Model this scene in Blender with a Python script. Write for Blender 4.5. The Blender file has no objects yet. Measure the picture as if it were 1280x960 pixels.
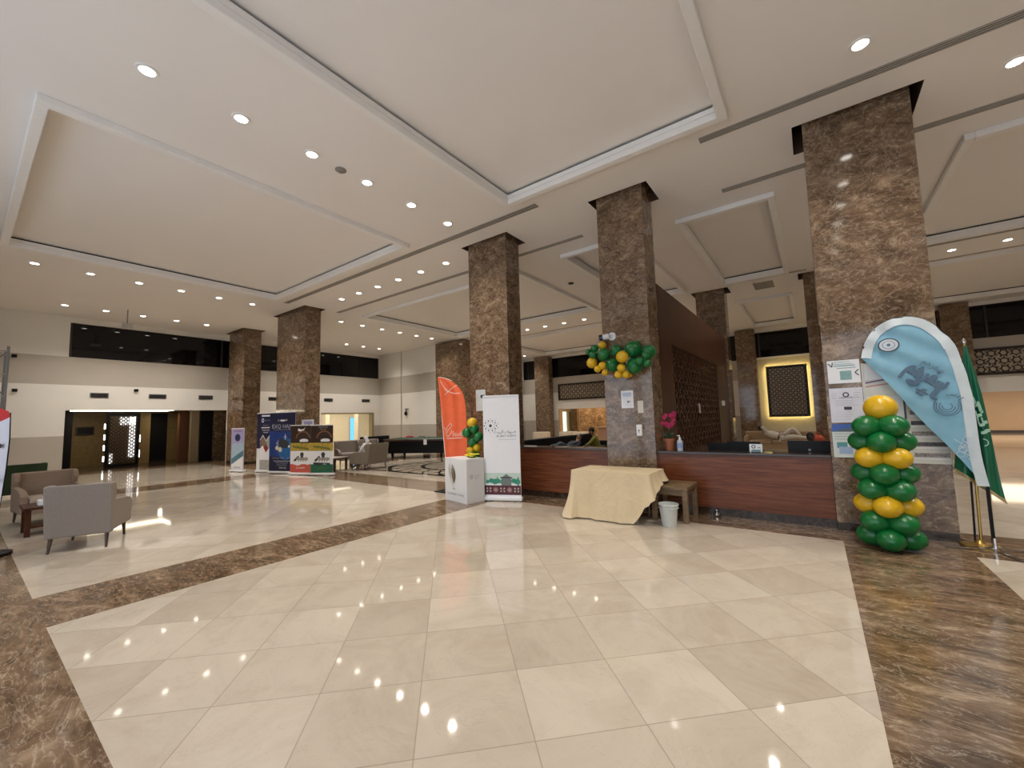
import bpy, math, random
from mathutils import Vector, Matrix
random.seed(7)
PI = math.pi
SC = bpy.context.scene
COL = SC.collection

# ------------------------------------------------------------------ camera, world, exposure
cam_d = bpy.data.cameras.new('camera'); cam = bpy.data.objects.new('camera', cam_d); COL.objects.link(cam)
YAW, PITCH, ROLL = .63312, .083038, -.027225
cy, sy = math.cos(YAW), math.sin(YAW)
F = Vector((-sy, cy, 0)); Rv = Vector((cy, sy, 0)); U = Vector((0, 0, 1))
F2 = F*math.cos(PITCH)+U*math.sin(PITCH); U2 = U*math.cos(PITCH)-F*math.sin(PITCH)
R3 = Rv*math.cos(ROLL)+U2*math.sin(ROLL); U3 = U2*math.cos(ROLL)-Rv*math.sin(ROLL)
cam.matrix_world = Matrix((( R3.x, U3.x, -F2.x, 0), (R3.y, U3.y, -F2.y, 0), (R3.z, U3.z, -F2.z, 1.6), (0, 0, 0, 1)))
cam_d.sensor_width = 36; cam_d.sensor_fit = 'HORIZONTAL'; cam_d.lens = 36*511.99/1280
cam_d.clip_start = .05; cam_d.clip_end = 200
SC.camera = cam
SC.view_settings.view_transform = 'Standard'; SC.view_settings.look = 'None'
SC.view_settings.gamma = 1; SC.view_settings.exposure = 0.22; SC.view_settings.use_curve_mapping = False
world = bpy.data.worlds.new('world'); SC.world = world; world.use_nodes = True
bg = world.node_tree.nodes['Background']; bg.inputs[0].default_value = (.76, .86, 1, 1); bg.inputs[1].default_value = 1.9
try:
    SC.cycles.use_denoising = True; SC.cycles.max_bounces = 8; SC.cycles.diffuse_bounces = 5
    SC.cycles.glossy_bounces = 4; SC.cycles.sample_clamp_indirect = 6; SC.cycles.use_light_tree = True
    SC.cycles.caustics_reflective = False; SC.cycles.caustics_refractive = False
except Exception: pass
SPOT_W = 130.0
WARM = (1.0, .925, .83)

# ------------------------------------------------------------------ materials
MATS = {}
def nodes_of(m):
    m.use_nodes = True; nt = m.node_tree; nt.nodes.clear()
    out = nt.nodes.new('ShaderNodeOutputMaterial'); b = nt.nodes.new('ShaderNodeBsdfPrincipled')
    nt.links.new(b.outputs[0], out.inputs[0]); return nt, b
def setb(b, rough=None, metal=None, spec=None, coat=None):
    if rough is not None: b.inputs['Roughness'].default_value = rough
    if metal is not None: b.inputs['Metallic'].default_value = metal
    if spec is not None: b.inputs['Specular IOR Level'].default_value = spec
    if coat is not None: b.inputs['Coat Weight'].default_value = coat
def noise(nt, vec, scale, detail=4, rough=.55, dist=0):
    n = nt.nodes.new('ShaderNodeTexNoise'); n.inputs['Scale'].default_value = scale; n.inputs['Detail'].default_value = detail
    n.inputs['Roughness'].default_value = rough; n.inputs['Distortion'].default_value = dist
    nt.links.new(vec, n.inputs['Vector']); return n.outputs[0]
def ramp(nt, fac, stops):
    r = nt.nodes.new('ShaderNodeValToRGB'); cr = r.color_ramp
    while len(cr.elements) > 1: cr.elements.remove(cr.elements[-1])
    cr.elements[0].position = stops[0][0]; cr.elements[0].color = (*stops[0][1], 1)
    for p, c in stops[1:]:
        e = cr.elements.new(p); e.color = (*c, 1)
    nt.links.new(fac, r.inputs[0]); return r.outputs[0]
def mixc(nt, fac, a, b, mode='MIX'):
    m = nt.nodes.new('ShaderNodeMix'); m.data_type = 'RGBA'; m.blend_type = mode
    for s, v in ((m.inputs[0], fac), (m.inputs[6], a), (m.inputs[7], b)):
        if hasattr(v, 'links') or hasattr(v, 'is_linked'): nt.links.new(v, s)
        elif isinstance(v, tuple): s.default_value = (*v, 1) if len(v) == 3 else v
        else: s.default_value = v
    return m.outputs[2]
def mth(nt, op, a, b=None, c=None):
    m = nt.nodes.new('ShaderNodeMath'); m.operation = op
    for i, v in enumerate((a, b, c)):
        if v is None: continue
        if isinstance(v, (int, float)): m.inputs[i].default_value = v
        else: nt.links.new(v, m.inputs[i])
    return m.outputs[0]
def coords(nt, kind='Object'):
    t = nt.nodes.new('ShaderNodeTexCoord'); return t.outputs[kind]
def wpos(nt): return nt.nodes.new('ShaderNodeNewGeometry').outputs['Position']
def mapv(nt, v, scale=(1, 1, 1), rot=(0, 0, 0)):
    m = nt.nodes.new('ShaderNodeMapping'); m.inputs['Scale'].default_value = scale; m.inputs['Rotation'].default_value = rot
    nt.links.new(v, m.inputs['Vector']); return m.outputs[0]
def M(name, col, rough=.5, metal=0, var=.06, scale=8, spec=.5, emit=0, ecol=None, coat=0):
    if name in MATS: return MATS[name]
    m = bpy.data.materials.new(name); nt, b = nodes_of(m); setb(b, rough, metal, spec, coat)
    n = noise(nt, coords(nt), scale)
    lo = tuple(c*(1-var) for c in col); hi = tuple(min(1, c*(1+var)) for c in col)
    nt.links.new(ramp(nt, n, [(.3, lo), (.7, hi)]), b.inputs['Base Color'])
    if emit:
        b.inputs['Emission Color'].default_value = (*(ecol or col), 1); b.inputs['Emission Strength'].default_value = emit
    MATS[name] = m; return m

def marble_brown(name, streak=(1, 1, 1), gloss=.12, dark=1.0, rotz=0, fine=3.4):
    m = bpy.data.materials.new(name); nt, b = nodes_of(m); setb(b, gloss, 0, .5)
    p = mapv(nt, wpos(nt), streak, (0, 0, rotz))
    n1 = noise(nt, p, fine, 10, .72, 1.0)
    base = ramp(nt, n1, [(.30, (.045*dark, .023*dark, .011*dark)), (.43, (.105*dark, .062*dark, .033*dark)),
                         (.56, (.185*dark, .118*dark, .070*dark)), (.68, (.36*dark, .255*dark, .165*dark))])
    n2 = noise(nt, p, 16, 7, .8, .4)
    base = mixc(nt, mth(nt, 'MULTIPLY', ramp(nt, n2, [(.52, (0, 0, 0)), (.66, (1, 1, 1))]), .5), base, (.36*dark, .27*dark, .18*dark))
    base = mixc(nt, mth(nt, 'MULTIPLY', ramp(nt, n2, [(.34, (1, 1, 1)), (.45, (0, 0, 0))]), .4), base, (.04*dark, .02*dark, .01*dark))
    # thin pale veins where a distorted noise crosses its middle value
    n3 = noise(nt, p, 3.1, 6, .6, 2.2)
    v = mth(nt, 'ABSOLUTE', mth(nt, 'SUBTRACT', n3, .5))
    vein = ramp(nt, v, [(0, (1, 1, 1)), (.010, (.35, .35, .35)), (.022, (0, 0, 0))])
    base = mixc(nt, mth(nt, 'MULTIPLY', vein, mth(nt, 'MULTIPLY', n2, .75)), base, (.62*dark, .52*dark, .40*dark))
    nt.links.new(base, b.inputs['Base Color'])
    MATS[name] = m; return m
MB_COL = marble_brown('brown_marble_column', (1, 1, 1.5), .08, 1.05)
MB_FLR = marble_brown('brown_marble_floor', (.6, 1.6, 1), .12, 1.0, .5, 2.6)
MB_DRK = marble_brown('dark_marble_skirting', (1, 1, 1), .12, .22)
MB_ORG = None

def cream_floor():
    m = bpy.data.materials.new('cream_marble_floor'); nt, b = nodes_of(m); setb(b, .05, 0, .5)
    sx = nt.nodes.new('ShaderNodeSeparateXYZ'); p = wpos(nt); nt.links.new(p, sx.inputs[0])
    X, Y = sx.outputs[0], sx.outputs[1]
    u = mth(nt, 'DIVIDE', mth(nt, 'SUBTRACT', mth(nt, 'ADD', X, Y), .56), .835)
    v = mth(nt, 'DIVIDE', mth(nt, 'SUBTRACT', mth(nt, 'SUBTRACT', Y, X), 3.02), .835)
    def edge(t):
        f = mth(nt, 'FRACT', t); return mth(nt, 'ABSOLUTE', mth(nt, 'SUBTRACT', f, .5))
    e = mth(nt, 'MAXIMUM', edge(u), edge(v))
    joint = mth(nt, 'GREATER_THAN', e, .4955)
    cb = nt.nodes.new('ShaderNodeCombineXYZ'); nt.links.new(mth(nt, 'FLOOR', u), cb.inputs[0]); nt.links.new(mth(nt, 'FLOOR', v), cb.inputs[1])
    wn = nt.nodes.new('ShaderNodeTexWhiteNoise'); wn.noise_dimensions = '2D'; nt.links.new(cb.outputs[0], wn.inputs['Vector'])
    tile = ramp(nt, wn.outputs['Value'], [(0, (.475, .408, .33)), (.5, (.525, .457, .372)), (1, (.575, .508, .42))])
    off = nt.nodes.new('ShaderNodeVectorMath'); off.operation = 'MULTIPLY_ADD'
    nt.links.new(wn.outputs['Color'], off.inputs[0]); off.inputs[1].default_value = (9, 9, 9); nt.links.new(p, off.inputs[2])
    n = noise(nt, off.outputs[0], 1.6, 9, .7, 1.0)
    c = mixc(nt, 1.0, tile, ramp(nt, n, [(.3, (.86, .83, .80)), (.55, (1, 1, 1)), (.75, (1.06, 1.05, 1.03))]), 'MULTIPLY')
    n3 = noise(nt, off.outputs[0], 1.3, 7, .65, 2.5)
    vv = mth(nt, 'ABSOLUTE', mth(nt, 'SUBTRACT', n3, .5))
    vein = ramp(nt, vv, [(0, (1, 1, 1)), (.007, (0, 0, 0))])
    c = mixc(nt, mth(nt, 'MULTIPLY', vein, .28), c, (.36, .29, .21))
    c = mixc(nt, mth(nt, 'MULTIPLY', joint, .55), c, (.20, .155, .11))
    nt.links.new(c, b.inputs['Base Color']); MATS['cream'] = m; return m
CREAM = cream_floor()

def wood(name, c1, c2, axis_scale=(1, 1, 14), rough=.3):
    m = bpy.data.materials.new(name); nt, b = nodes_of(m); setb(b, rough, 0, .5)
    p = mapv(nt, wpos(nt), axis_scale)
    n = noise(nt, p, 1.6, 6, .65, .8)
    nt.links.new(ramp(nt, n, [(.3, c1), (.7, c2)]), b.inputs['Base Color']); MATS[name] = m; return m
W_RED = wood('reddish_wood', (.080, .021, .008), (.205, .064, .024), (1, 1, 16), .22)
W_RED.node_tree.nodes['Principled BSDF'].inputs['Specular IOR Level'].default_value = .3
W_DRK = wood('dark_walnut', (.036, .011, .005), (.078, .026, .011), (3, 3, 1.2), .38)
W_DRK.node_tree.nodes['Principled BSDF'].inputs['Specular IOR Level'].default_value = .22
W_BEN = wood('bench_wood', (.12, .075, .035), (.21, .14, .07), (2, 2, 12), .45)
W_SOFA = wood('dark_leg_wood', (.03, .015, .01), (.07, .035, .02), (1, 1, 8), .4)

CEIL = M('ceiling_paint', (.87, .84, .81), .75, var=.015, scale=.6)
TRIMW = M('ceiling_trim_paint', (.88, .87, .85), .6, var=.01)
GAPSHADE = M('painted_gap_shade', (.012, .010, .009), .8)  # near-black colour paints in the shade of coffer gaps and pocket tops
W_WHITE = M('wall_offwhite', (.80, .78, .73), .6, var=.02, scale=1)
W_BEIGE = M('wall_beige_panel', (.47, .43, .375), .55, var=.03, scale=1.2)
GLASSD = M('dark_glazing', (.004, .004, .005), .04, spec=.35, var=.3)
BLACK = M('black_plastic', (.008, .008, .009), .45, spec=.2)
CHROME = M('chrome', (.72, .72, .73), .15, metal=1)
GOLD = M('gold_metal', (.55, .38, .12), .3, metal=1)
WHITE = M('white_print', (.78, .79, .82), .5, var=.01)
WHITEG = M('white_gloss_panel', (.74, .75, .76), .35, var=.01)
GREY = M('mid_grey', (.22, .22, .22), .6)
DGREEN = M('green_balloon_latex', (.003, .135, .028), .28, var=.05)
YELLOW = M('yellow_balloon_latex', (.66, .40, .012), .28, var=.05)
INK = M('dark_print', (.03, .032, .04), .5)
DIFF = M('lamp_diffuser', (1, .96, .9), .5, emit=14, ecol=(1, .93, .82))
GOLDPANEL = M('golden_wall', (.50, .42, .22), .5)

# ------------------------------------------------------------------ mesh builder
class MB:
    def __init__(s): s.v = []; s.f = []; s.m = []
    def add(s, vs, fs, mi=0):
        o = len(s.v); s.v += [tuple(v) for v in vs]
        for f in fs: s.f.append([i+o for i in f]); s.m.append(mi)
        return s
    def box(s, x0, x1, y0, y1, z0, z1, mi=0):
        return s.add([(x0,y0,z0),(x1,y0,z0),(x1,y1,z0),(x0,y1,z0),(x0,y0,z1),(x1,y0,z1),(x1,y1,z1),(x0,y1,z1)],
                     [(0,3,2,1),(4,5,6,7),(0,1,5,4),(1,2,6,5),(2,3,7,6),(3,0,4,7)], mi)
    def obox(s, c, size, mat, mi=0):
        hx, hy, hz = [d/2 for d in size]; c = Vector(c)
        vs = [c + mat @ Vector(p) for p in [(-hx,-hy,-hz),(hx,-hy,-hz),(hx,hy,-hz),(-hx,hy,-hz),(-hx,-hy,hz),(hx,-hy,hz),(hx,hy,hz),(-hx,hy,hz)]]
        return s.add(vs, [(0,3,2,1),(4,5,6,7),(0,1,5,4),(1,2,6,5),(2,3,7,6),(3,0,4,7)], mi)
    def bar(s, a, b, w, d, up=(0, 0, 1), mi=0):
        a = Vector(a); b = Vector(b); t = (b-a); L = t.length
        if L < 1e-6: return s
        t.normalize(); u = Vector(up); q = t.cross(u)
        if q.length < 1e-4: q = t.cross(Vector((1, 0, 0)))
        q.normalize(); r = q.cross(t)
        return s.obox((a+b)/2, (L, w, d), Matrix((t, q, r)).transposed(), mi)
    def tube(s, pts, rad, n=10, mi=0, cap=True):
        pts = [Vector(p) for p in pts]; k = len(pts)
        if not isinstance(rad, (list, tuple)): rad = [rad]*k
        rings = []; prev = None
        for i, p in enumerate(pts):
            t = (pts[min(i+1, k-1)]-pts[max(i-1, 0)]).normalized()
            if prev is None:
                q = t.cross(Vector((0, 0, 1)))
                if q.length < 1e-3: q = Vector((1, 0, 0))
            else: q = prev - t*prev.dot(t)
            q.normalize(); prev = q; r = t.cross(q)
            rings.append([p + (q*math.cos(2*PI*j/n)+r*math.sin(2*PI*j/n))*rad[i] for j in range(n)])
        vs = [v for ring in rings for v in ring]; fs = []
        for i in range(k-1):
            for j in range(n):
                a = i*n+j; b = i*n+(j+1) % n; fs.append((a, b, b+n, a+n))
        if cap: fs.append(tuple(reversed(range(n)))); fs.append(tuple(range((k-1)*n, k*n)))
        return s.add(vs, fs, mi)
    def lathe(s, prof, c=(0, 0, 0), n=24, mi=0, mat=None, cap=True):
        vs = []; fs = []; c = Vector(c)
        for r, z in prof:
            for j in range(n):
                p = Vector((r*math.cos(2*PI*j/n), r*math.sin(2*PI*j/n), z))
                vs.append(c + (mat @ p if mat else p))
        for i in range(len(prof)-1):
            for j in range(n):
                a = i*n+j; b = i*n+(j+1) % n; fs.append((a, b, b+n, a+n))
        if cap and prof[0][0] > 1e-5: fs.append(tuple(reversed(range(n))))
        if cap and prof[-1][0] > 1e-5: fs.append(tuple(range((len(prof)-1)*n, len(prof)*n)))
        return s.add(vs, fs, mi)
    def ell(s, c, r, mat=None, n=16, k=10, mi=0):
        vs = []; fs = []; c = Vector(c)
        for i in range(k+1):
            th = PI*i/k
            for j in range(n):
                ph = 2*PI*j/n
                p = Vector((r[0]*math.sin(th)*math.cos(ph), r[1]*math.sin(th)*math.sin(ph), r[2]*math.cos(th)))
                vs.append(c + (mat @ p if mat else p))
        for i in range(k):
            for j in range(n):
                a = i*n+j; b = i*n+(j+1) % n; fs.append((a, a+n, b+n, b))
        return s.add(vs, fs, mi)
    def prism(s, poly, y0, y1, mi=0):      # polygon in x,z, extruded along y
        n = len(poly); vs = [(x, y0, z) for x, z in poly]+[(x, y1, z) for x, z in poly]
        fs = [tuple(range(n)), tuple(reversed(range(n, 2*n)))]
        for i in range(n): j = (i+1) % n; fs.append((i, i+n, j+n, j))
        return s.add(vs, fs, mi)
    def prismz(s, poly, z0, z1, mi=0):
        n = len(poly); vs = [(x, y, z0) for x, y in poly]+[(x, y, z1) for x, y in poly]
        fs = [tuple(reversed(range(n))), tuple(range(n, 2*n))]
        for i in range(n): j = (i+1) % n; fs.append((i, j, j+n, i+n))
        return s.add(vs, fs, mi)
    # prints on a local board whose front faces -Y, y = front distance
    def rect(s, x0, x1, z0, z1, y, mi=0): return s.add([(x0,y,z0),(x1,y,z0),(x1,y,z1),(x0,y,z1)], [(0,1,2,3)], mi)
    def poly(s, pts, y, mi=0): return s.add([(x, y, z) for x, z in pts], [tuple(range(len(pts)))], mi)
    def disc(s, x, z, r, y, mi=0, n=18, r2=None):
        r2 = r2 or r
        return s.poly([(x+r*math.cos(2*PI*j/n), z+r2*math.sin(2*PI*j/n)) for j in range(n)], y, mi)
    def ring(s, x, z, r, w, y, mi=0, a0=0, a1=2*PI, n=24, sq=1):
        vs = []; fs = []
        for j in range(n+1):
            a = a0+(a1-a0)*j/n
            vs += [(x+r*math.cos(a), y, z+sq*r*math.sin(a)), (x+(r-w)*math.cos(a), y, z+sq*(r-w)*math.sin(a))]
            if j < n: q = 2*j; fs.append((q, q+2, q+3, q+1))
        return s.add(vs, fs, mi)
    def line(s, pts, w, y, mi=0):
        for (x0, z0), (x1, z1) in zip(pts, pts[1:]):
            d = Vector((x1-x0, z1-z0)); L = d.length
            if L < 1e-6: continue
            d /= L; nx, nz = -d.y*w/2, d.x*w/2
            s.poly([(x0-nx, z0-nz), (x1-nx, z1-nz), (x1+nx, z1+nz), (x0+nx, z0+nz)], y, mi)
        return s
    def text(s, body, x, z, size, y, mi=0, align='CENTER', rot=0, width=None, mat=None):
        c = bpy.data.curves.new('lettering', 'FONT'); c.body = body; c.size = size; c.align_x = align; c.resolution_u = 2
        o = bpy.data.objects.new('lettering', c); COL.objects.link(o)
        me = bpy.data.meshes.new_from_object(o.evaluated_get(bpy.context.evaluated_depsgraph_get()))
        xs = [v.co.x for v in me.vertices] or [0]
        k = 1
        if width and max(xs)-min(xs) > 1e-6: k = width/(max(xs)-min(xs))
        ca, sa = math.cos(rot), math.sin(rot)
        vs = []
        for v in me.vertices:
            px, pz = v.co.x*k, v.co.y; q = (x+px*ca-pz*sa, y, z+px*sa+pz*ca); vs.append(q)
        s.add(vs, [tuple(p.vertices) for p in me.polygons], mi)
        bpy.data.objects.remove(o); bpy.data.curves.remove(c); bpy.data.meshes.remove(me); return s
    def build(s, name, mats, parent=None, loc=None, smooth=None, bevel=None, rz=0):
        me = bpy.data.meshes.new(name); me.from_pydata(s.v, [], s.f)
        if not isinstance(mats, (list, tuple)): mats = [mats]
        for m in mats: me.materials.append(m)
        me.polygons.foreach_set('material_index', s.m); me.update()
        if smooth:
            me.polygons.foreach_set('use_smooth', [True]*len(me.polygons))
            try: me.set_sharp_from_angle(angle=math.radians(smooth))
            except Exception: pass
        o = bpy.data.objects.new(name, me); COL.objects.link(o)
        if parent: o.parent = parent
        if loc: o.location = loc
        if rz: o.rotation_euler.z = rz
        if bevel:
            b = o.modifiers.new('bevel', 'BEVEL'); b.width = bevel; b.segments = 2; b.limit_method = 'ANGLE'
        return o

def tag(o, label, cat, group=None):
    o['label'] = label; o['category'] = cat
    if group: o['group'] = group
    return o
def struct(o): o['kind'] = 'structure'; return o
def thing(name, label, cat, loc=(0, 0, 0), rz=0, group=None):
    o = bpy.data.objects.new(name, None); COL.objects.link(o); o.empty_display_size = .1
    o.location = loc; o.rotation_euler = (0, 0, rz); return tag(o, label, cat, group)
def copy_tree(o, loc=None, rz=None, label=None, group=None, parent=None):
    c = o.copy(); COL.objects.link(c)
    if parent: c.parent = parent
    if loc is not None: c.location = loc
    if rz is not None: c.rotation_euler = (0, 0, rz)
    if label: c['label'] = label
    if group: c['group'] = group
    for ch in [x for x in o.children]: copy_tree(ch, parent=c)
    return c

# ------------------------------------------------------------------ floor
ZC = 5.65
XL, XR, YB, YF = -21.2, 10.0, 23.5, -3.6
sx = [(-15.05, -13.9), (-6.15, -5.17), (.17, 1.27)]
sy_ = [(-.7, .53), (6.5, 7.62), (14.9, 15.75), (22.9, 23.5)]
fl = MB()
xs = sorted({XL, XR, *[a for s in sx for a in s]}); ys = sorted({YF, YB, *[a for s in sy_ for a in s]})
for i in range(len(xs)-1):
    for j in range(len(ys)-1):
        xm, ym = (xs[i]+xs[i+1])/2, (ys[j]+ys[j+1])/2
        br = any(a < xm < b for a, b in sx) or any(a < ym < b for a, b in sy_)
        fl.add([(xs[i], ys[j], 0), (xs[i+1], ys[j], 0), (xs[i+1], ys[j+1], 0), (xs[i], ys[j+1], 0)], [(0, 1, 2, 3)], 1 if br else 0)
def fq(x0, x1, y0, y1, mi): fl.add([(x0, y0, 0), (x1, y0, 0), (x1, y1, 0), (x0, y1, 0)], [(0, 1, 2, 3)], mi)
fq(-22.3, XL, 1.5, 9, 1); fq(-27, -22.3, 1.5, 9, 2); fq(-29, XL, 9.5, 19, 0)
fq(-19, -3, YB, 31, 0); fq(2, 16, YB, 36, 0)
struct(fl.build('floor', [CREAM, MB_FLR, marble_brown('recess_floor_marble', (1, 1, 1), .1, .45)]))

# inlaid pattern of the lounge floor
def inlay_mat():
    m = bpy.data.materials.new('inlay_marble'); nt, b = nodes_of(m); setb(b, .1, 0, .5)
    p = wpos(nt); s = nt.nodes.new('ShaderNodeSeparateXYZ'); nt.links.new(p, s.inputs[0])
    dx = mth(nt, 'SUBTRACT', s.outputs[0], -10.0); dy = mth(nt, 'SUBTRACT', s.outputs[1], 11.0)
    r = mth(nt, 'SQRT', mth(nt, 'ADD', mth(nt, 'MULTIPLY', dx, dx), mth(nt, 'MULTIPLY', dy, dy)))
    a = mth(nt, 'ARCTAN2', dy, dx)
    petal = mth(nt, 'SINE', mth(nt, 'ADD', mth(nt, 'MULTIPLY', a, 12.0), mth(nt, 'MULTIPLY', r, 3.0)))
    petal2 = mth(nt, 'SINE', mth(nt, 'SUBTRACT', mth(nt, 'MULTIPLY', a, 12.0), mth(nt, 'MULTIPLY', r, 3.0)))
    k = mth(nt, 'LESS_THAN', mth(nt, 'ABSOLUTE', mth(nt, 'MULTIPLY', petal, petal2)), .16)
    ringv = mth(nt, 'LESS_THAN', mth(nt, 'ABSOLUTE', mth(nt, 'SUBTRACT', mth(nt, 'FRACT', mth(nt, 'MULTIPLY', r, .9)), .5)), .07)
    k = mth(nt, 'MAXIMUM', k, ringv)
    nt.links.new(mixc(nt, k, (.48, .41, .32), (.03, .025, .02)), b.inputs['Base Color']); return m
il = MB(); il.box(-12.3, -7.0, 8.5, 13.4, .0, .003, 0)
for x0, x1, y0, y1 in ((-12.45, -6.9, 8.35, 8.5), (-12.45, -6.9, 13.4, 13.5), (-12.45, -12.3, 8.5, 13.4), (-7.0, -6.9, 8.5, 13.4)): il.box(x0, x1, y0, y1, 0, .003, 1)
struct(il.build('floor_inlay', [inlay_mat(), M('black_marble', (.02, .018, .016), .1)]))

# ------------------------------------------------------------------ ceiling with recessed coffers and column pockets
def col_pocket(x0, x1, y0, y1, m=.12): return (x0-m, x1+m, y0-m, y1+m)
COLS = [('a', -20.6, -19.0, 7.05, 7.7), ('b', -16.05, -13.93, 7.05, 7.57), ('c', -6.36, -5.25, 7.05, 7.55),
        ('d', -3.07, -2.2, 7.05, 7.58), ('e', .14, 1.27, 7.05, 7.6)]
COFF = [(-4.42, -.66, -2.0, 6.0), (-13.66, -7.21, .38, 6.0), (-13.6, -6.26, 9.0, 14.15), (-4.86, -3.1, 8.8, 14.1),
        (-2.08, -.31, 8.76, 14.1), (2.09, 8.6, 8.75, 13.95), (-13.6, -6.26, 16.8, 22.2), (-2.08, -.31, 16.8, 22.2), (2.6, 9.2, 16.2, 22.2)]
RW = .12
def ceiling_build():
    b = MB(); holes = []
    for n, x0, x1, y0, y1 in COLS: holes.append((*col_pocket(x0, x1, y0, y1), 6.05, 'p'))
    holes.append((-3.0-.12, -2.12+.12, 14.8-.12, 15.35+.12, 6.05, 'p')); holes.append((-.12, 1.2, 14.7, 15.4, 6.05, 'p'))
    for x0, x1, y0, y1 in COFF: holes.append((x0+RW, x1-RW, y0+RW, y1-RW, 5.84, 'c'))
    xs = sorted({XL, XR, *[h[0] for h in holes], *[h[1] for h in holes]}); ys = sorted({YF, YB, *[h[2] for h in holes], *[h[3] for h in holes]})
    xs = [x for x in xs if XL <= x <= XR]
    for i in range(len(xs)-1):
        for j in range(len(ys)-1):
            xm, ym = (xs[i]+xs[i+1])/2, (ys[j]+ys[j+1])/2
            if any(h[0] < xm < h[1] and h[2] < ym < h[3] for h in holes): continue
            b.add([(xs[i], ys[j], ZC), (xs[i], ys[j+1], ZC), (xs[i+1], ys[j+1], ZC), (xs[i+1], ys[j], ZC)], [(0, 1, 2, 3)], 0)
    for x0, x1, y0, y1, zt, k in holes:
        def ringwall(X0, X1, Y0_, Y1_, za, zb, mi):
            b.add([(X0,Y0_,za),(X1,Y0_,za),(X1,Y1_,za),(X0,Y1_,za),(X0,Y0_,zb),(X1,Y0_,zb),(X1,Y1_,zb),(X0,Y1_,zb)],
                  [(0,1,5,4),(1,2,6,5),(2,3,7,6),(3,0,4,7)], mi)
        if k == 'c':
            g_ = .05; ringwall(x0, x1, y0, y1, ZC, 5.725, 1); ringwall(x0-g_, x1+g_, y0-g_, y1+g_, 5.725, 5.77, 2)
            for q in ((x0-g_, x1+g_, y0-g_, y0), (x0-g_, x1+g_, y1, y1+g_), (x0-g_, x0, y0, y1), (x1, x1+g_, y0, y1)):
                b.add([(q[0], q[2], 5.725), (q[1], q[2], 5.725), (q[1], q[3], 5.725), (q[0], q[3], 5.725)], [(0, 1, 2, 3)], 2)
            b.box(x0-g_, x1+g_, y0-g_, y1+g_, 5.765, 5.80, 0)
        else:
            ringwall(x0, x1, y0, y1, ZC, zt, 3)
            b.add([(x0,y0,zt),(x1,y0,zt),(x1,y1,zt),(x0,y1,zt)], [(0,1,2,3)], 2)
    return b
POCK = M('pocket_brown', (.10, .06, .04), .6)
struct(ceiling_build().build('ceiling', [CEIL, TRIMW, GAPSHADE, POCK]))
for k, (x0, x1, y0, y1) in enumerate(COFF):
    b = MB(); z0, z1 = 5.55, ZC
    b.box(x0, x0+RW, y0, y1, z0, z1); b.box(x1-RW, x1, y0, y1, z0, z1)
    b.box(x0+RW, x1-RW, y0, y0+RW, z0, z1); b.box(x0+RW, x1-RW, y1-RW, y1, z0, z1)
    struct(b.build('trim_%d' % (k+1), TRIMW, bevel=.012))

# ------------------------------------------------------------------ walls
def band_wall(b, axis, c, thick, a0, a1, z0=0, z1=5.9):
    """wall in paint bands; axis 'x': plane x=c spanning y a0..a1, body towards c+thick"""
    for za, zb, mi in ((0, 1.4, 1), (1.4, 3.2, 0), (3.2, 4.2, 1), (4.2, 5.9, 0)):
        lo, hi = max(za, z0), min(zb, z1)
        if hi <= lo: continue
        if axis == 'x': b.box(min(c, c+thick), max(c, c+thick), a0, a1, lo, hi, mi)
        else: b.box(a0, a1, min(c, c+thick), max(c, c+thick), lo, hi, mi)
WM = [W_WHITE, W_BEIGE, W_SOFA]
b = MB()
band_wall(b, 'x', XL, -.25, YF, 2.3)
band_wall(b, 'x', XL, -.25, 2.3, 7.3, 2.3, 4.2); band_wall(b, 'x', XL, -.25, 7.3, 11.6, 0, 4.2)
band_wall(b, 'x', XL, -.25, 11.6, 14.85, 2.15, 4.2); band_wall(b, 'x', XL, -.25, 14.85, 15.3, 0, 4.2)
b.box(XL-.25, XL, 2.3, 15.3, 5.45, 5.9, 0); b.box(XL-.25, XL, 15.25, 15.55, 4.2, 5.9, 0)
struct(b.build('wall_left', WM))
# dark glazing above
def window(n, x0, x1, y0, y1, z0, z1, posts):
    w = MB(); w.box(x0, x1, y0, y1, z0, z1)
    o = struct(w.build('window_%d' % n, GLASSD))
    f = MB()
    for p in posts: f.box(*p, z0, z1)
    f.build('window_frame', M('window_frame_dark', (.03, .025, .02), .4), o)
window(1, XL-.2, XL-.12, 2.3, 7.3, 4.2, 5.47, [(XL-.24, XL-.08, y-.03, y+.03) for y in (2.34, 7.0)])
window(2, XL-.2, XL-.12, 7.3, 15.25, 4.2, 5.47, [(XL-.24, XL-.08, y-.03, y+.03) for y in (11.4, 15.2)])
# end wall of the lounge at y = 15.3
b = MB(); band_wall(b, 'y', 15.3, .25, -21.2, -19.25); band_wall(b, 'y', 15.3, .25, -19.13, -17.15); b.box(-19.25, -19.13, 15.34, 15.5, 0, 5.9, 1)
band_wall(b, 'y', 15.12, .43, -17.15, -16.05)
struct(b.build('wall_end', WM))
b = MB(); band_wall(b, 'x', -16.2, -.25, 15.55, YB); struct(b.build('wall_side', WM))
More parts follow.
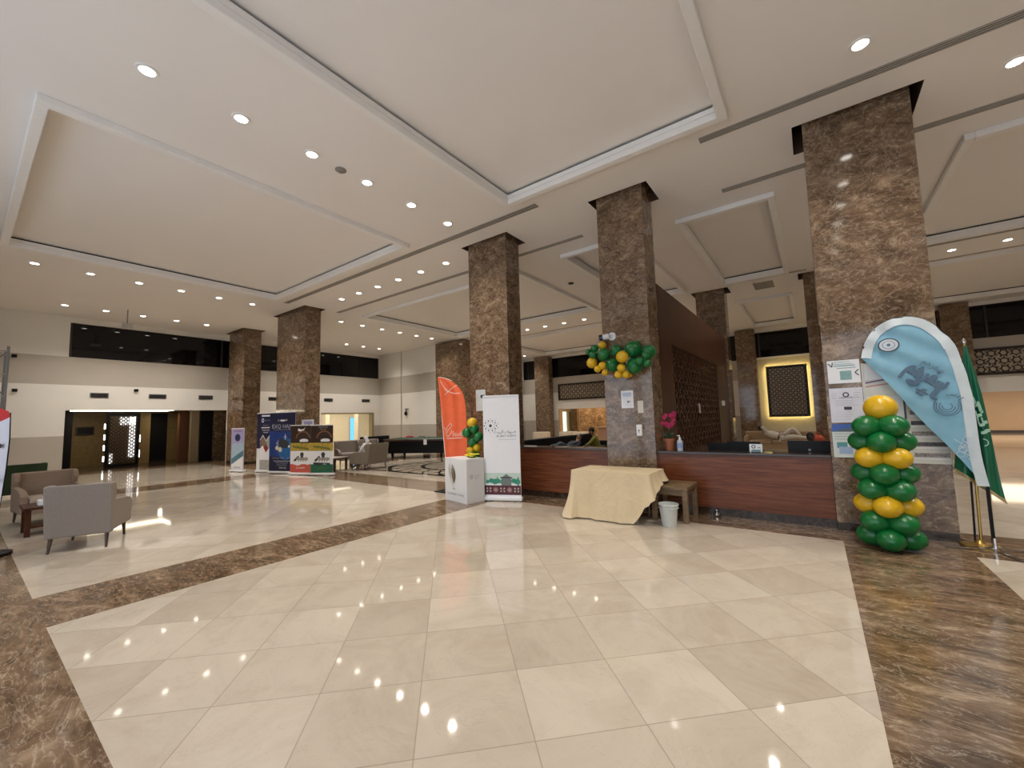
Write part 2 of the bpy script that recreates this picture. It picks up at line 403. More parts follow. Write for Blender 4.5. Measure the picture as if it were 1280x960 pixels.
# back wall
b = MB()
band_wall(b, 'y', YB, .25, -16.45, -13.5, 0, 4.2); band_wall(b, 'y', YB, .25, -13.5, -5.5, 2.1, 4.2); band_wall(b, 'y', YB, .25, -5.5, -2.1, 0, 4.2)
b.box(-2.1, .3, YB, YB+.25, 0, 4.2, 3); band_wall(b, 'y', YB, .25, .3, 5.0, 0, 4.2); band_wall(b, 'y', YB, .25, 5.0, XR, 2.1, 4.2)
b.box(-16.45, XR, YB, YB+.25, 5.5, 5.9, 0); b.box(-15.3, -14.9, YB, YB+.25, 4.2, 5.5, 0)
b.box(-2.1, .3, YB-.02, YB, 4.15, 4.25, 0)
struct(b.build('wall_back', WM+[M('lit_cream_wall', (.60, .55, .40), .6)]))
for k, (x0, x1) in enumerate(((-16.45, -15.3), (-14.9, -5.2), (-5.2, 1.2), (1.2, XR))):
    window(3+k, x0, x1, YB+.1, YB+.18, 4.2, 5.5, [(x-.03, x+.03, YB+.05, YB+.2) for x in (x0+.03, (x0+x1)/2, x1-.03)])
b = MB(); band_wall(b, 'x', XR, .25, YF, YB); struct(b.build('wall_right', WM))
# front wall with tall openings to daylight
b = MB()
b.box(XL, -9.5, YF-.25, YF, 0, 5.9, 0); b.box(-9.5, 4.0, YF-.25, YF, 4.2, 5.9, 0); b.box(4.0, XR, YF-.25, YF, 0, 5.9, 0)
for x in (-6.2, -2.8, .6): b.box(x-.1, x+.1, YF-.25, YF, 0, 4.2, 0)
struct(b.build('wall_front', WM))
for x0, x1 in ((-9.5, -6.3), (-6.1, -2.9), (-2.7, .5), (.7, 4.0)):
    ld = bpy.data.lights.new('daylight_portal', 'AREA'); ld.shape = 'RECTANGLE'; ld.size = x1-x0; ld.size_y = 4.2
    lo = bpy.data.objects.new('daylight_portal', ld); COL.objects.link(lo); lo.location = ((x0+x1)/2, YF-.1, 2.1); lo.rotation_euler = (PI/2, 0, 0)
    lo.rotation_euler = (-PI/2, 0, 0) if False else (PI/2, 0, PI)
    try: ld.cycles.is_portal = True
    except Exception: pass

def area(name, loc, sx_, sy2, power, col, rot=(0, 0, 0)):
    ld = bpy.data.lights.new(name, 'AREA'); ld.shape = 'RECTANGLE'; ld.size = sx_; ld.size_y = sy2; ld.energy = power; ld.color = col
    o = bpy.data.objects.new(name, ld); COL.objects.link(o); o.location = loc; o.rotation_euler = rot; return o
COVE = M('cove_light', (1, .95, .8), .5, emit=9, ecol=(1, .88, .66))

# --- lift lobby recess behind the left opening
OCH = M('ochre_wall_panel', (.24, .16, .06), .5, var=.15); RTAN = M('tan_wall', (.33, .26, .16), .5)
b = MB()
b.box(-26.2, -26, 1.5, 9, 0, 2.6, 0); b.box(-26, XL-.25, 1.3, 1.5, 0, 2.6, 3); b.box(-26, XL-.25, 9, 9.2, 0, 2.6, 3)
b.box(-26, -24.6, 1.9, 2.9, 0, 2.6, 3)
b.box(-25.2, -25.0, 5.0, 5.45, 0, 2.6, 0); b.box(-26, -25.95, 5.45, 6.3, 0, 2.3, 3); b.box(-24.6, -24.3, 6.35, 6.7, 0, 2.6, 4)
b.box(-23.6, -23.35, 6.55, 6.85, 0, 2.6, 1); b.box(-23.4, -23.2, 6.85, 7.35, 0, 2.6, 3); b.box(-23.4, -23.0, 7.35, 8.9, 0, 2.6, 2)
struct(b.build('wall_recess', [OCH, RTAN, MB_COL, BLACK, M('rust_panel', (.14, .055, .025), .5)]))
b = MB(); b.box(-26.2, XL-.25, 1.3, 9.2, 2.6, 2.7, 0); b.box(-26, -22.86, 1.5, 9, 2.40, 2.46, 0)
struct(b.build('ceiling_recess', [CEIL, OCH]))
b = MB(); b.box(-22.84, -22.78, 2.6, 5.5, 2.31, 2.35); b.box(-22.78, -21.6, 5.45, 5.5, 2.31, 2.35)
t = thing('cove_lamp', 'warm white strip light along the ceiling edge of the dark lift lobby', 'ceiling light'); b.build('lamp_strip', COVE, t)
area('lobby_fill', (-24.2, 3.3, 2.3), .12, .12, 10, (1, .85, .6)); area('lobby_fill_rear', (-24.4, 5.8, 2.3), .12, .12, 8, (1, .85, .6))  # small added fill lights brighten the lobby walls; no fittings there

def lattice(b, u0, u1, v0, v1, cell, w, d, place, mi=0, style=0):
    """star lattice bars; place(u, v, depth) -> 3D point"""
    nu = max(1, round((u1-u0)/cell)); nv = max(1, round((v1-v0)/cell)); cu = (u1-u0)/nu; cv = (v1-v0)/nv
    O = place(0, 0, 0); N = (place(0, 0, 1)-O).normalized()
    def br(a, c, ww=w): b.bar(place(*a, d/2), place(*c, d/2), ww, d, N, mi)
    br((u0, v0), (u1, v0), w*2); br((u0, v1), (u1, v1), w*2); br((u0, v0), (u0, v1), w*2); br((u1, v0), (u1, v1), w*2)
    for i in range(nu):
        for j in range(nv):
            cx = u0+(i+.5)*cu; cz = v0+(j+.5)*cv
            if style == 1:
                k = 6; r = .36; ph = PI/6*((i+j) % 2)
            else: k = 8; r = .30; ph = PI/8
            P = [(cx+cu*r*math.cos(2*PI*q/k+ph), cz+cv*r*math.sin(2*PI*q/k+ph)) for q in range(k)]
            for q in range(k): br(P[q], P[(q+1) % k])
            for q in range(0, k, 1 if style == 1 else 2):
                a = 2*PI*q/k+ph; dx, dz = math.cos(a), math.sin(a); m = .5/max(abs(dx), abs(dz))
                br(P[q], (cx+cu*dx*m, cz+cv*dz*m))
            if style == 0: br(P[1], (cx+.02*cu, cz+.3*cv)) if False else None

# backlit door screen in the lobby
t = thing('lattice_screen', 'tall dark pierced screen with white light behind it in the lift lobby', 'screen', (-24.0, 4.33, 0))
f = MB(); f.box(-.05, .05, -.54, -.44, 0, 2.28); f.box(-.05, .05, .44, .54, 0, 2.28); f.box(-.05, .05, -.44, .44, 2.16, 2.28); f.box(-.05, .05, -.44, .44, 0, .1)
f.build('frame', BLACK, t)
b = MB(); lattice(b, -.44, .44, .1, 2.16, .15, .034, .03, lambda u, v, d: Vector((d, u, v)), 0, 1); b.build('pierced_panel', M('screen_bronze', (.10, .06, .035), .4), t)
b = MB(); b.box(-.12, -.10, .22, .42, .35, 2.1); b.box(-.12, -.10, -.1, .42, 1.75, 2.1); b.box(-.12, -.1, -.42, -.28, .15, .55); b.build('light_panel', M('white_light_panel', (1, .98, .95), .5, emit=1.5), t)
b = MB(); b.box(-.14, -.12, -.44, .44, .1, 2.16); b.build('back_panel', M('screen_backing', (.30, .26, .20), .4), t)
SL = M('white_light_side', (1, .97, .9), .5, emit=5)
for z in (.25, .7, 1.15, 1.6): b = MB(); b.box(-.05, .0, -.58, -.545, z, z+.22); b.build('side_lamp', SL, t)
for z in (.35, 1.0): b = MB(); b.box(-.05, .0, .545, .58, z, z+.3); b.build('side_lamp', SL, t)
t = thing('wall_picture', 'small dark framed panel on the ochre wall left of the lit lobby screen', 'picture', (-25.95, 3.45, 1.55))
b = MB(); b.box(0, .05, -.28, .28, -.18, .18); b.build('frame', W_SOFA, t, bevel=.01); b = MB(); b.box(.05, .055, -.24, .24, -.14, .14); b.build('panel', BLACK, t)

# --- bright cafe behind the second left opening
CRW = M('cafe_cream_wall', (.66, .61, .50), .6)
b = MB(); b.box(-28.2, -28, 9.5, 19, 0, 2.9, 0); b.box(-28, XL-.25, 19, 19.2, 0, 2.9, 0); b.box(-28, XL-.25, 9.4, 9.5, 0, 2.9, 0)
b.box(-27.4, -27.2, 15.2, 15.5, 0, 2.9, 0); b.box(-26.6, -26.4, 17.0, 17.2, 0, 2.9, 0)
struct(b.build('wall_cafe', [CRW])); b = MB(); b.box(-28.2, XL-.25, 9.4, 19.2, 2.7, 2.8); struct(b.build('ceiling_cafe', CEIL))
area('cafe_lamp', (-25, 14.5, 2.65), 4, 7, 230, (1, .89, .68))
b = MB(); b.box(XL-.3, XL+.02, 14.72, 14.85, 0, 2.15); b.box(XL-.3, XL+.02, 11.6, 14.85, 2.08, 2.15); struct(b.build('trim_20', M('opening_trim', (.28, .24, .13), .5)))
o = thing('lit_window', 'narrow bright blue window in the cream wall of the cafe', 'window', (-27.95, 17.85, 0))
b = MB(); b.box(0, .03, -.33, .33, .3, 1.95); b.build('pane', M('blue_lit_pane', (.10, .42, .85), .3, emit=1.0, ecol=(.10, .42, .9)), o)
b = MB(); b.box(0, .06, -.39, -.33, .25, 2.0); b.box(0, .06, .33, .39, .25, 2.0); b.box(0, .06, -.33, .33, 1.95, 2.0); b.box(0, .06, -.33, .33, .25, .3); b.build('frame', M('pale_frame', (.5, .47, .38), .5), o)

# --- restaurant behind the back left opening
b = MB(); MB_ORG = marble_brown('amber_marble', (1, 1, 1), .2, 1.0)
b.box(-19, -3, 30.8, 31, 0, 3, 0); b.box(-19.2, -19, YB+.25, 31, 0, 3, 0); b.box(-3, -2.8, YB+.25, 31, 0, 3, 0)
b.box(-13.2, -12.75, 24.6, 24.9, 0, 2.1, 1); b.box(-13.5, -13.38, YB-.04, YB+.3, 0, 2.1, 2)
b.box(-13.8, -9.2, 27.0, 27.2, 0, 2.40, 1); b.box(-16.6, -16.0, 30.6, 30.8, .3, 2.0, 3)
struct(b.build('wall_restaurant', [M('warm_wall', (.55, .42, .26), .6), MB_ORG, M('warm_strip', (.6, .42, .22), .5), M('dull_green_panel', (.12, .12, .05), .5)]))
b = MB(); b.box(-19.2, -2.8, YB+.25, 31.2, 2.55, 2.7); struct(b.build('ceiling_restaurant', CEIL))
area('restaurant_lamp', (-11.5, 26, 2.5), 6, 2.5, 170, (1, .72, .40))
area('restaurant_lamp_rear', (-11, 29, 2.5), 7, 2, 90, (1, .80, .55))
b = MB(); b.box(-17.35, -17.0, 30.7, 30.78, .3, 2.0); o = b.build('lit_window', M('pale_lit_pane', (.7, .9, .8), .4, emit=1.6, ecol=(.75, .95, .85))); tag(o, 'narrow pale bright window at the far end of the restaurant', 'window')
# --- hall behind the back right opening
TANW = M('tan_panel_wall', (.56, .41, .25), .35, var=.05, scale=1)
b = MB(); b.box(2, 16, 35.8, 36, .14, 3.2, 0); b.box(2, 16, 35.75, 36, 0, .14, 1); b.box(1.8, 2, YB+.25, 36, 0, 3.2, 0); b.box(16, 16.2, YB+.25, 36, 0, 3.2, 0)
struct(b.build('wall_rear_hall', [TANW, W_SOFA])); b = MB(); b.box(1.8, 16.2, YB+.25, 36.2, 2.6, 2.8); struct(b.build('ceiling_rear_hall', M('rear_ceiling', (.62, .52, .38), .5)))
area('rear_hall_lamp', (8.5, 30, 2.55), 8, 6, 330, (1, .82, .62))

# ------------------------------------------------------------------ columns
names = {'a': 'marble column beside the dark lift lobby on the far left', 'b': 'wide brown marble column behind the row of exhibition banners',
         'c': 'brown marble column with the orange flag and white banner before it', 'd': 'slim brown marble column wearing the balloon garland behind the cloth-covered table',
         'e': 'nearest and largest brown marble column with notices, beside the light blue flag'}
def column(n, x0, x1, y0, y1, label, top=5.98):
    t = thing('marble_column', label, 'column', ((x0+x1)/2, (y0+y1)/2, 0))
    hx, hy = (x1-x0)/2, (y1-y0)/2
    b = MB(); b.box(-hx, hx, -hy, hy, .10, top); b.build('shaft', MB_COL, t, bevel=.006)
    b = MB(); b.box(-hx+.004, hx-.004, -hy+.004, hy-.004, 0, .10); b.build('base_skirting', MB_DRK, t)
    return t
for n, x0, x1, y0, y1 in COLS: column(n, x0, x1, y0, y1, names[n])
column('f', -15.9, -13.9, 14.9, 15.5, 'brown marble column beyond the pool table, partly behind the orange flag', 5.6)
column('g', -3.0, -2.12, 14.8, 15.35, 'brown marble column at the far end of the dark wood partition')
column('h', .0, 1.08, 14.8, 15.3, 'marble column seen as a sliver left of the largest column')
column('i', -14.95, -13.85, 22.95, 23.45, 'slim marble column against the far back wall left of the lattice band', 5.6)
column('j', -2.95, -2.1, 22.9, 23.45, 'marble column left of the backlit lattice panel', 5.6)
column('k', 4.25, 5.06, 22.95, 23.45, 'marble column at the far right beside the green flag top', 5.6)

# ------------------------------------------------------------------ reception counters
def counter(x0, x1, label, top, dl):
    t = thing('reception_counter', label, 'counter', ((x0+x1)/2, 7.12, 0)); h = (x1-x0)/2
    b = MB(); b.box(-h, h, 0, .30, .12, top-.035); b.build('front_panel', W_RED, t)
    b = MB(); b.box(-h, h, -.03, .34, top-.035, top); b.build('countertop', M('dark_stone_top', (.05, .035, .03), .12), t, bevel=.006)
    b = MB(); b.box(-h, h, .012, .29, 0, .12); b.build('skirting', MB_DRK, t)
    t = thing('work_desk', 'low dark work desk close behind the ' + dl, 'desk', ((x0+x1)/2, 7.12, 0))
    b = MB(); b.box(-h+.06, h-.02, .35, .88, .70, .74); b.build('desktop', W_DRK, t)
    for s_ in (-1, 1): b = MB(); b.box(s_*(h-.1)-.02, s_*(h-.1)+.02, .36, .86, 0, .70); b.build('side_panel', W_DRK, t)
    b = MB(); b.box(-h+.12, h-.12, .40, .43, .1, .70); b.build('back_panel', W_DRK, t)
counter(-5.25, -3.07, 'reddish wood reception counter left of the balloon garland column', 1.0, 'left counter')
counter(-2.2, .14, 'reddish wood reception counter between the slim and the largest column', .98, 'right counter')

# wood partition with lattice
t = thing('wood_partition', 'tall dark wood partition wall with a large pierced lattice', 'partition', (-2.2, 7.6, 0))
b = MB(); b.box(-.85, 0, 0, 7.2, 2.98, 4.02); b.box(-.85, 0, 0, .82, 0, 2.98); b.box(-.85, 0, 5.45, 7.2, 0, 2.98); b.box(-.85, 0, .82, 5.45, 0, .72)
b.box(-.85, -.25, .82, 5.45, .72, 2.98)
b.build('panelling', W_DRK, t)
b = MB(); b.box(-.12, -.10, .82, 5.45, .72, 2.98); b.build('backing', M('lattice_backing', (.24, .17, .12), .35), t)
b = MB(); lattice(b, .84, 5.43, .74, 2.96, .30, .040, .03, lambda u, v, d: Vector((d-.05, u, v)), 0, 1); b.build('pierced_lattice', W_DRK, t)
b = MB(); b.box(.0, .03, 2.75, 2.79, 1.78, 1.82); b.box(.03, .045, 2.72, 2.80, 1.60, 1.82); b.build('bracket', WHITEG, t, bevel=.004)
b = MB(); b.box(0, .02, 5.9, 6.3, 1.8, 1.95); b.disc(0, 0, .01, 0); b.build('switch_plate', WHITEG, t)

# pierced panels of the back wall
def pierced_panel(x0, x1, z0, z1, label, cell, lit=False, y=YB):
    t = thing('pierced_wall_panel', label, 'wall panel', ((x0+x1)/2, y, (z0+z1)/2)); h = (x1-x0)/2; v = (z1-z0)/2
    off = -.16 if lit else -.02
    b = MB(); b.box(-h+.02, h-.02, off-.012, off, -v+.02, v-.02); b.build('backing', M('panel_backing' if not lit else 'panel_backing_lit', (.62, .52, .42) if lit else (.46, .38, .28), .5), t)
    b = MB(); lattice(b, -h+.02, h-.02, -v+.02, v-.02, cell, .030, .04, lambda a, c, d: Vector((a, off-.012-d, c)), 0, 1)
    b.build('lattice', M('lattice_dark_brown', (.028, .016, .010), .4), t)
    b = MB(); e = .05
    b.box(-h-e, h+e, off-.07, off, v-.01, v+e); b.box(-h-e, h+e, off-.07, off, -v-e, -v+.01); b.box(-h-e, -h+.01, off-.07, off, -v, v); b.box(h-.01, h+e, off-.07, off, -v, v)
    b.build('frame', MATS['lattice_dark_brown'], t)
    if lit:
        b = MB(); e = .02
        for q in ((-h+e, h-e, v-.08, v-.04), (-h+e, h-e, -v+.04, -v+.08), (-h+e, -h+.06, -v, v), (h-.06, h-e, -v, v)):
            b.box(q[0], q[1], off+.004, off+.02, q[2], q[3])
        b.build('back_light', M('yellow_glow_strip', (1, .85, .4), .5, emit=16, ecol=(1, .80, .36)), t)
pierced_panel(-1.72, -.2, 1.36, 3.7, 'square dark lattice panel glowing yellow round its edges on the back wall', .2, True)
pierced_panel(-13.4, -5.8, 2.72, 3.68, 'long dark lattice band on the back wall between the slim columns', .3)
pierced_panel(5.12, 9.8, 2.80, 3.74, 'dark lattice band on the back wall right of the green flag', .3)

# ------------------------------------------------------------------ ceiling fittings
def downlight(loc, label, group):
    t = thing('downlight', label, 'ceiling light', loc, 0, group)
    b = MB(); b.lathe([(.075, -.012), (.105, -.012), (.11, 0), (.075, 0), (.075, -.012)], n=24, cap=False); b.build('trim_ring', TRIMW, t, smooth=40)
    b = MB(); b.lathe([(.0, -.006), (.075, -.006)], n=24); b.build('lamp', DIFF, t)
    return t
spot = bpy.data.lights.new('downlight_or_added_beam', 'SPOT'); spot.energy = SPOT_W; spot.color = WARM; spot.spot_size = math.radians(125); spot.spot_blend = .8; spot.shadow_soft_size = .07
def beam(x, y, z=ZC-.03):
    o = bpy.data.objects.new('downlight_or_added_beam', spot); COL.objects.link(o); o.location = (x, y, z)
first = None
ROWS = [([(-5.83, 1.1+.95*i) for i in range(0, 6)], 'in the row between the two large ceiling coffers', 'downlights between the large coffers', 0),
        ([(-14.93, .96+.955*i) for i in range(0, 6)], 'in the row left of the long tan coffer', 'downlights left of the tan coffer', 0),
        ([(-19.33, 1.94+.965*i) for i in range(0, 5)], 'in the row nearest the dark windows over the lift lobby', 'downlights before the left windows', 0),
        ([(-7.41-.965*i, 7.35) for i in range(6)], 'in the row between the two middle marble columns', 'downlights between the columns', 0),
        ([(-15.05, 9.02+.97*i) for i in range(6)], 'in the row over the lounge chairs', 'downlights over the lounge', 0),
        ([(-19.28, 11.87+.985*i) for i in range(0, 3)], 'in the short row by the end wall of the lounge', 'downlights of the lounge corner', 0),
        ([(-7.51-.963*i, 15.48) for i in range(0, 4)], 'in the far row seen between the white banner and the garland', 'far downlights beyond the counter', 0),
        ([(3.17+.96*i, 15.17) for i in range(0, 2)], 'in the far row above the light blue flag', 'far downlights on the right', 0)]
ORD = ['nearest', 'second nearest', 'third nearest', 'fourth nearest', 'fifth nearest', 'sixth nearest']
for pts, lab, grp, _ in ROWS:
    for i, (x, y) in enumerate(pts):
        o_ = ORD[i] if i < len(pts)-1 else 'farthest'
        l_ = '%s round downlight %s' % (o_, lab)
        if first is None: first = downlight((x, y, ZC), l_, grp)
        else: copy_tree(first, (x, y, ZC), 0, l_, grp)
        beam(x, y)
ORD2 = ['second', 'third', 'fourth', 'fifth', 'sixth']
copy_tree(first, (.7, 5.78, ZC), 0, 'round downlight just in front of the largest column, left of the slot', 'downlights before the largest column'); beam(.7, 5.78)
for i in range(1, 6):
    copy_tree(first, (.7, 5.78-.97*i, ZC), 0, 'round downlight mirrored in the largest column as the %s spot from the top' % ORD2[i-1], 'downlights before the largest column'); beam(.7, 5.78-.97*i)
copy_tree(first, (2.21, 7.25, ZC), 0, 'bright round ceiling downlight cut by the right edge, right of the largest column', 'downlights right of the largest column')
copy_tree(first, (-15.1, 22.03, ZC), 0, 'tiny far downlight by the back wall between the orange flag column and garland', 'far downlights by the back wall')
for x, y in ((-5.83, .15), (2.21, 7.25), (3.17, 7.25), (4.13, 7.25), (5.1, 7.25), (6.1, 7.25), (-15.1, 22.03), (-15.1, 18.2), (-15.1, 20.1), (-11.4, 15.48), (-12.3, 15.48), (5.1, 15.17), (6.1, 15.17), (-19.28, 9.9), (-19.28, 8.9)): beam(x, y)  # more row beams, most without fittings; the first is added, no lamp there
# added spot beams without fittings, to brighten the reception and rear bays
for x, y in ((-1.2, 10.5), (-1.2, 12.5), (-4.0, 10.5), (-4.0, 13), (-1.2, 18), (-1.2, 20.5), (-4.2, 17.5), (-4.2, 20.5), (-8, 18.5), (-12, 18.5), (-8, 21), (-12, 21),
             (-8.5, 10.5), (-8.5, 12.8), (3.6, 10.5), (5.6, 12.5), (3.6, 18), (6, 18), (3.6, 20.8), (6, 20.8)): beam(x, y, 5.74)
def vent(x0, x1, y0, y1, label, z=ZC, n=4):
    t = thing('air_vent', label, 'air vent', ((x0+x1)/2, (y0+y1)/2, z)); hx, hy = (x1-x0)/2, (y1-y0)/2
    b = MB(); b.box(-hx, hx, -hy, hy, -.004, 0); b.build('slot', M('vent_dark', (.07, .06, .055), .6), t)
    b = MB(); w = 2*hy/(n*2+1)
    for k in range(n+1): b.box(-hx, hx, -hy+2*k*w, -hy+(2*k+1)*w*1.0, -.010, -.004) if k*2 < n*2+1 else None
    b.build('slats', M('vent_slat', (.42, .39, .35), .5), t)
vent(-14.0, -4.0, 6.33, 6.48, 'long slotted air vent crossing the ceiling before the left columns', n=2)
vent(-1.1, 8.5, 6.32, 6.46, 'long slotted air vent on the ceiling before the largest column', n=3)
vent(-13.9, -6.5, 8.12, 8.26, 'slotted air vent on the ceiling before the lounge coffer', n=2)
vent(-5.7, -3.92, 8.12, 8.24, 'short slotted air vent behind the column with the orange flag', n=2)
vent(-1.08, 4.2, 8.08, 8.22, 'slotted air vent passing behind the largest column', n=3)
vent(-10.5, -5.9, 14.35, 14.47, 'far slotted air vent beyond the lounge coffer', n=1)
vent(2.6, 8.5, 14.35, 14.47, 'far slotted air vent on the right beyond the tan coffer', n=1)
vent(-12, -5.9, 16.4, 16.5, 'farthest slotted air vent on the left', n=1)
vent(2.7, 9.0, 15.92, 16.02, 'farthest slotted air vent on the right', n=1)
vent(-1.4, .1, 14.33, 14.43, 'short slotted air vent beyond the small square coffer', n=1)
vent(-1.3, -.76, 14.85, 15.7, 'square grey ceiling grille beyond the small square coffer', n=6)
for x, y, l in ((-5.85, 3.48, 'round grey smoke detector between two downlights'), (-5.7, 10.94, 'small dark smoke detector beyond the orange flag column')):
    t = thing('smoke_detector', l, 'smoke detector', (x, y, ZC)); b = MB(); b.lathe([(.0, -.03), (.06, -.03), (.085, -.012), (.085, 0)], n=20); b.build('housing', M('detector_grey', (.25, .23, .21), .5) if x < -5.8 else BLACK, t, smooth=40)
    b = MB(); b.lathe([(.0, -.04), (.03, -.04), (.035, -.03)], n=16); b.build('sensor', GREY, t)
t = thing('projector', 'small projector hanging on a thin rod from the far left ceiling', 'projector', (-18.63, 3.33, ZC))
b = MB(); b.tube([(0, 0, 0), (0, 0, -.5)], .015, 8); b.build('rod', GREY, t)
b = MB(); b.box(-.12, .12, -.15, .15, -.62, -.5); b.build('housing', M('projector_white', (.5, .5, .48), .5), t, bevel=.02)
for k, (y, w) in enumerate(((3.13, .5), (4.8, .55), (6.42, .52), (9.15, .4), (12.0, .5), (14.3, .53))):
    t = thing('wall_vent', ['leftmost wall grille over the lift lobby', 'middle wall grille over the lift lobby', 'wall grille over the lift lobby nearest the column', 'wall grille half hidden behind the wide banner column',
               'wall grille just right of the wide banner column', 'wall grille over the right end of the cafe opening'][k], 'air vent', (XL, y, 2.85))
    b = MB(); b.box(0, .02, -w/2, w/2, -.09, .09); b.build('frame', GREY, t)
    b = MB()
    for q in range(5): b.box(.02, .03, -w/2+.03, w/2-.03, -.07+q*.03, -.055+q*.03)
    b.build('slats', BLACK, t)
for y, z in ((4.14, 3.07), (1.07, 4.1), (1.13, 2.96)):
    t = thing('wall_sensor', {4.14: 'tiny dark sensor on the white wall over the lift lobby', 1.07: 'tiny upper spotlight on the left wall by the scaffold', 1.13: 'tiny lower spotlight on the left wall by the scaffold'}[y], 'sensor', (XL, y, z))
    b = MB(); b.box(0, .08, -.06, .06, -.05, .05); b.build('housing', BLACK, t, bevel=.01)

# ------------------------------------------------------------------ balloons
def balloon_mesh(b, c, r, axis, stretch=1.15, mi=0, squash=1.0):
    a = Vector(axis).normalized(); q = a.cross(Vector((0, 0, 1)))
    if q.length < .1: q = Vector((1, 0, 0))
    q.normalize(); u = q.cross(a); mat = Matrix((q, u, a)).transposed()
    prof = [(0, r*stretch)]
    for i in range(1, 12):
        th = PI*i/12; rr = r*math.sin(th)*(1 if th < PI/2 else 1-.10*((th-PI/2)/(PI/2))**2); prof.append((rr, r*stretch*math.cos(th)))
    prof += [(r*.07, -r*stretch*1.0), (r*.09, -r*stretch*1.07)]
    mat2 = mat.copy()
    b.lathe([(p[0], p[1]) for p in prof], c, 20, mi, mat2 if squash == 1 else Matrix.Diagonal((1, 1, squash)) @ mat2)
t = thing('balloon_column', 'tall column of green and yellow balloons standing before the largest marble column', 'balloons', (.60, 6.42, 0), -.09)
for k in range(8):
    z = .135+.180*k
    yel = k in (2, 5)
    for q in range(4):
        a = -PI/2 + q*PI/2 + (PI/4 if k % 2 else 0)
        b = MB(); d = Vector((math.cos(a), math.sin(a), 0)); balloon_mesh(b, d*.152+Vector((0, 0, z)), .138, d+Vector((0, 0, random.uniform(-.08, .08))), 1.12, squash=.9)
        b.build('balloon', YELLOW if yel else DGREEN, t, smooth=60)
b = MB(); balloon_mesh(b, (0.02, -.02, 1.60), .158, (0, 0, 1), .98); b.build('balloon', YELLOW, t, smooth=60)
b = MB(); b.tube([(0, 0, 0), (0, 0, 1.45)], .012, 8); b.lathe([(.0, .0), (.07, 0), (.07, .01), (0, .01)]); b.build('stand', WHITEG, t)

t = thing('balloon_garland', 'green and yellow balloon garland fixed high on the slim marble column', 'balloons', (-2.7, 6.9, 2.6))
Gp = [('g',100,255,25,0),('g',150,228,32,0),('g',133,280,30,-.08),('g',222,278,52,0),('g',325,245,48,.05),('g',295,360,55,.02),('g',455,235,64,.02),('g',480,205,40,.1),('g',580,255,56,.08),('g',470,365,62,.0),
      ('g',512,328,30,-.16),('g',557,282,28,-.14),('g',568,345,32,-.1),('y',210,205,34,.1),('y',128,343,44,-.03),('y',210,365,32,-.08),('y',172,393,28,-.1),('y',233,420,28,-.05),
      ('y',370,295,47,-.14),('y',362,383,33,-.1),('y',338,438,31,-.08),('y',400,436,31,-.06),('y',437,440,14,0)]
Om = Vector((0, 0, 1.6))
def ray_y(px, py, Y):
    d = F2 + R3*((px-640)/511.99) - U3*((py-480)/511.99); return Om + d*(Y/d.y)
for c, u, v, r, dy in Gp:
    p = ray_y(720+u*.15625, 400+v*.15625, 6.86+dy) - Vector((-2.7, 6.9, 2.6))
    b = MB(); balloon_mesh(b, p, r*.00222, (random.uniform(-.3, .3), -1, random.uniform(-.3, .3)), 1.02); b.build('balloon', DGREEN if c == 'g' else YELLOW, t, smooth=60)
b = MB(); b.tube([(-.5, -.02, .18), (-.2, -.0, .1), (.1, .0, .12), (.5, .0, .1)], .01, 6); b.tube([(0, 0, .1), (0, .15, .1)], .01, 6); b.build('fixing_cord', WHITEG, t)

t = thing('balloon_cluster', 'small bunch of green and yellow balloons between the orange flag and white banner', 'balloons', (-5.95, 6.55, 0))
for c, px, py, r in (('y', 590.5, 528.5, 6.6), ('g', 584, 541, 6.4), ('g', 593, 536, 6), ('g', 591.5, 552, 6.8), ('y', 588, 563.5, 5.6), ('y', 597, 560, 5.4), ('g', 594, 570, 6), ('g', 598, 546, 6)):
    p = ray_y(px, py, 6.5 + random.uniform(-.06, .06)) - Vector((-5.95, 6.55, 0)); b = MB(); balloon_mesh(b, p, r/60, (random.uniform(-.4, .4), -1, random.uniform(-.4, .4)), 1.05)
    b.build('balloon', DGREEN if c == 'g' else YELLOW, t, smooth=60)
b = MB(); b.tube([(.0, 0, 0), (0, 0, 1.35)], .012, 8); b.lathe([(0, 0), (.15, 0), (.15, .02), (0, .02)]); b.build('stand', WHITEG, t)

# ------------------------------------------------------------------ flags
def cloth_grid(f, nu, nv, thick=.004):
    """double sided thin cloth from f(u,v)->Vector"""
    b = MB(); vs = [f(i/nu, j/nv) for j in range(nv+1) for i in range(nu+1)]
    fs = [(j*(nu+1)+i, j*(nu+1)+i+1, (j+1)*(nu+1)+i+1, (j+1)*(nu+1)+i) for j in range(nv) for i in range(nu)]
    b.add(vs, fs); return b
# teardrop flag, drawn in its own plane: x right, z up, origin at the pole foot
TD = (1.49, 6.86, 0)
right = [(.015, .70), (-.02, 1.06), (-.03, 1.66), (-.05, 1.89), (-.09, 2.16), (-.14, 2.35), (-.22, 2.50), (-.32, 2.62), (-.43, 2.69), (-.55, 2.715), (-.67, 2.69), (-.81, 2.60), (-.91, 2.44), (-.96, 2.25)]
left_edge = [(-.96, 2.25), (-.725, 1.90), (-.48, 1.46), (-.26, 1.12), (-.07, .79), (.0, .66)]
def interp(P, t):
    L = [0]
    for a, b_ in zip(P, P[1:]): L.append(L[-1]+math.dist(a, b_))
    s = t*L[-1]
    for i in range(len(P)-1):
        if s <= L[i+1]+1e-9:
            k = (s-L[i])/(L[i+1]-L[i]); return (P[i][0]+(P[i+1][0]-P[i][0])*k, P[i][1]+(P[i+1][1]-P[i][1])*k)
    return P[-1]
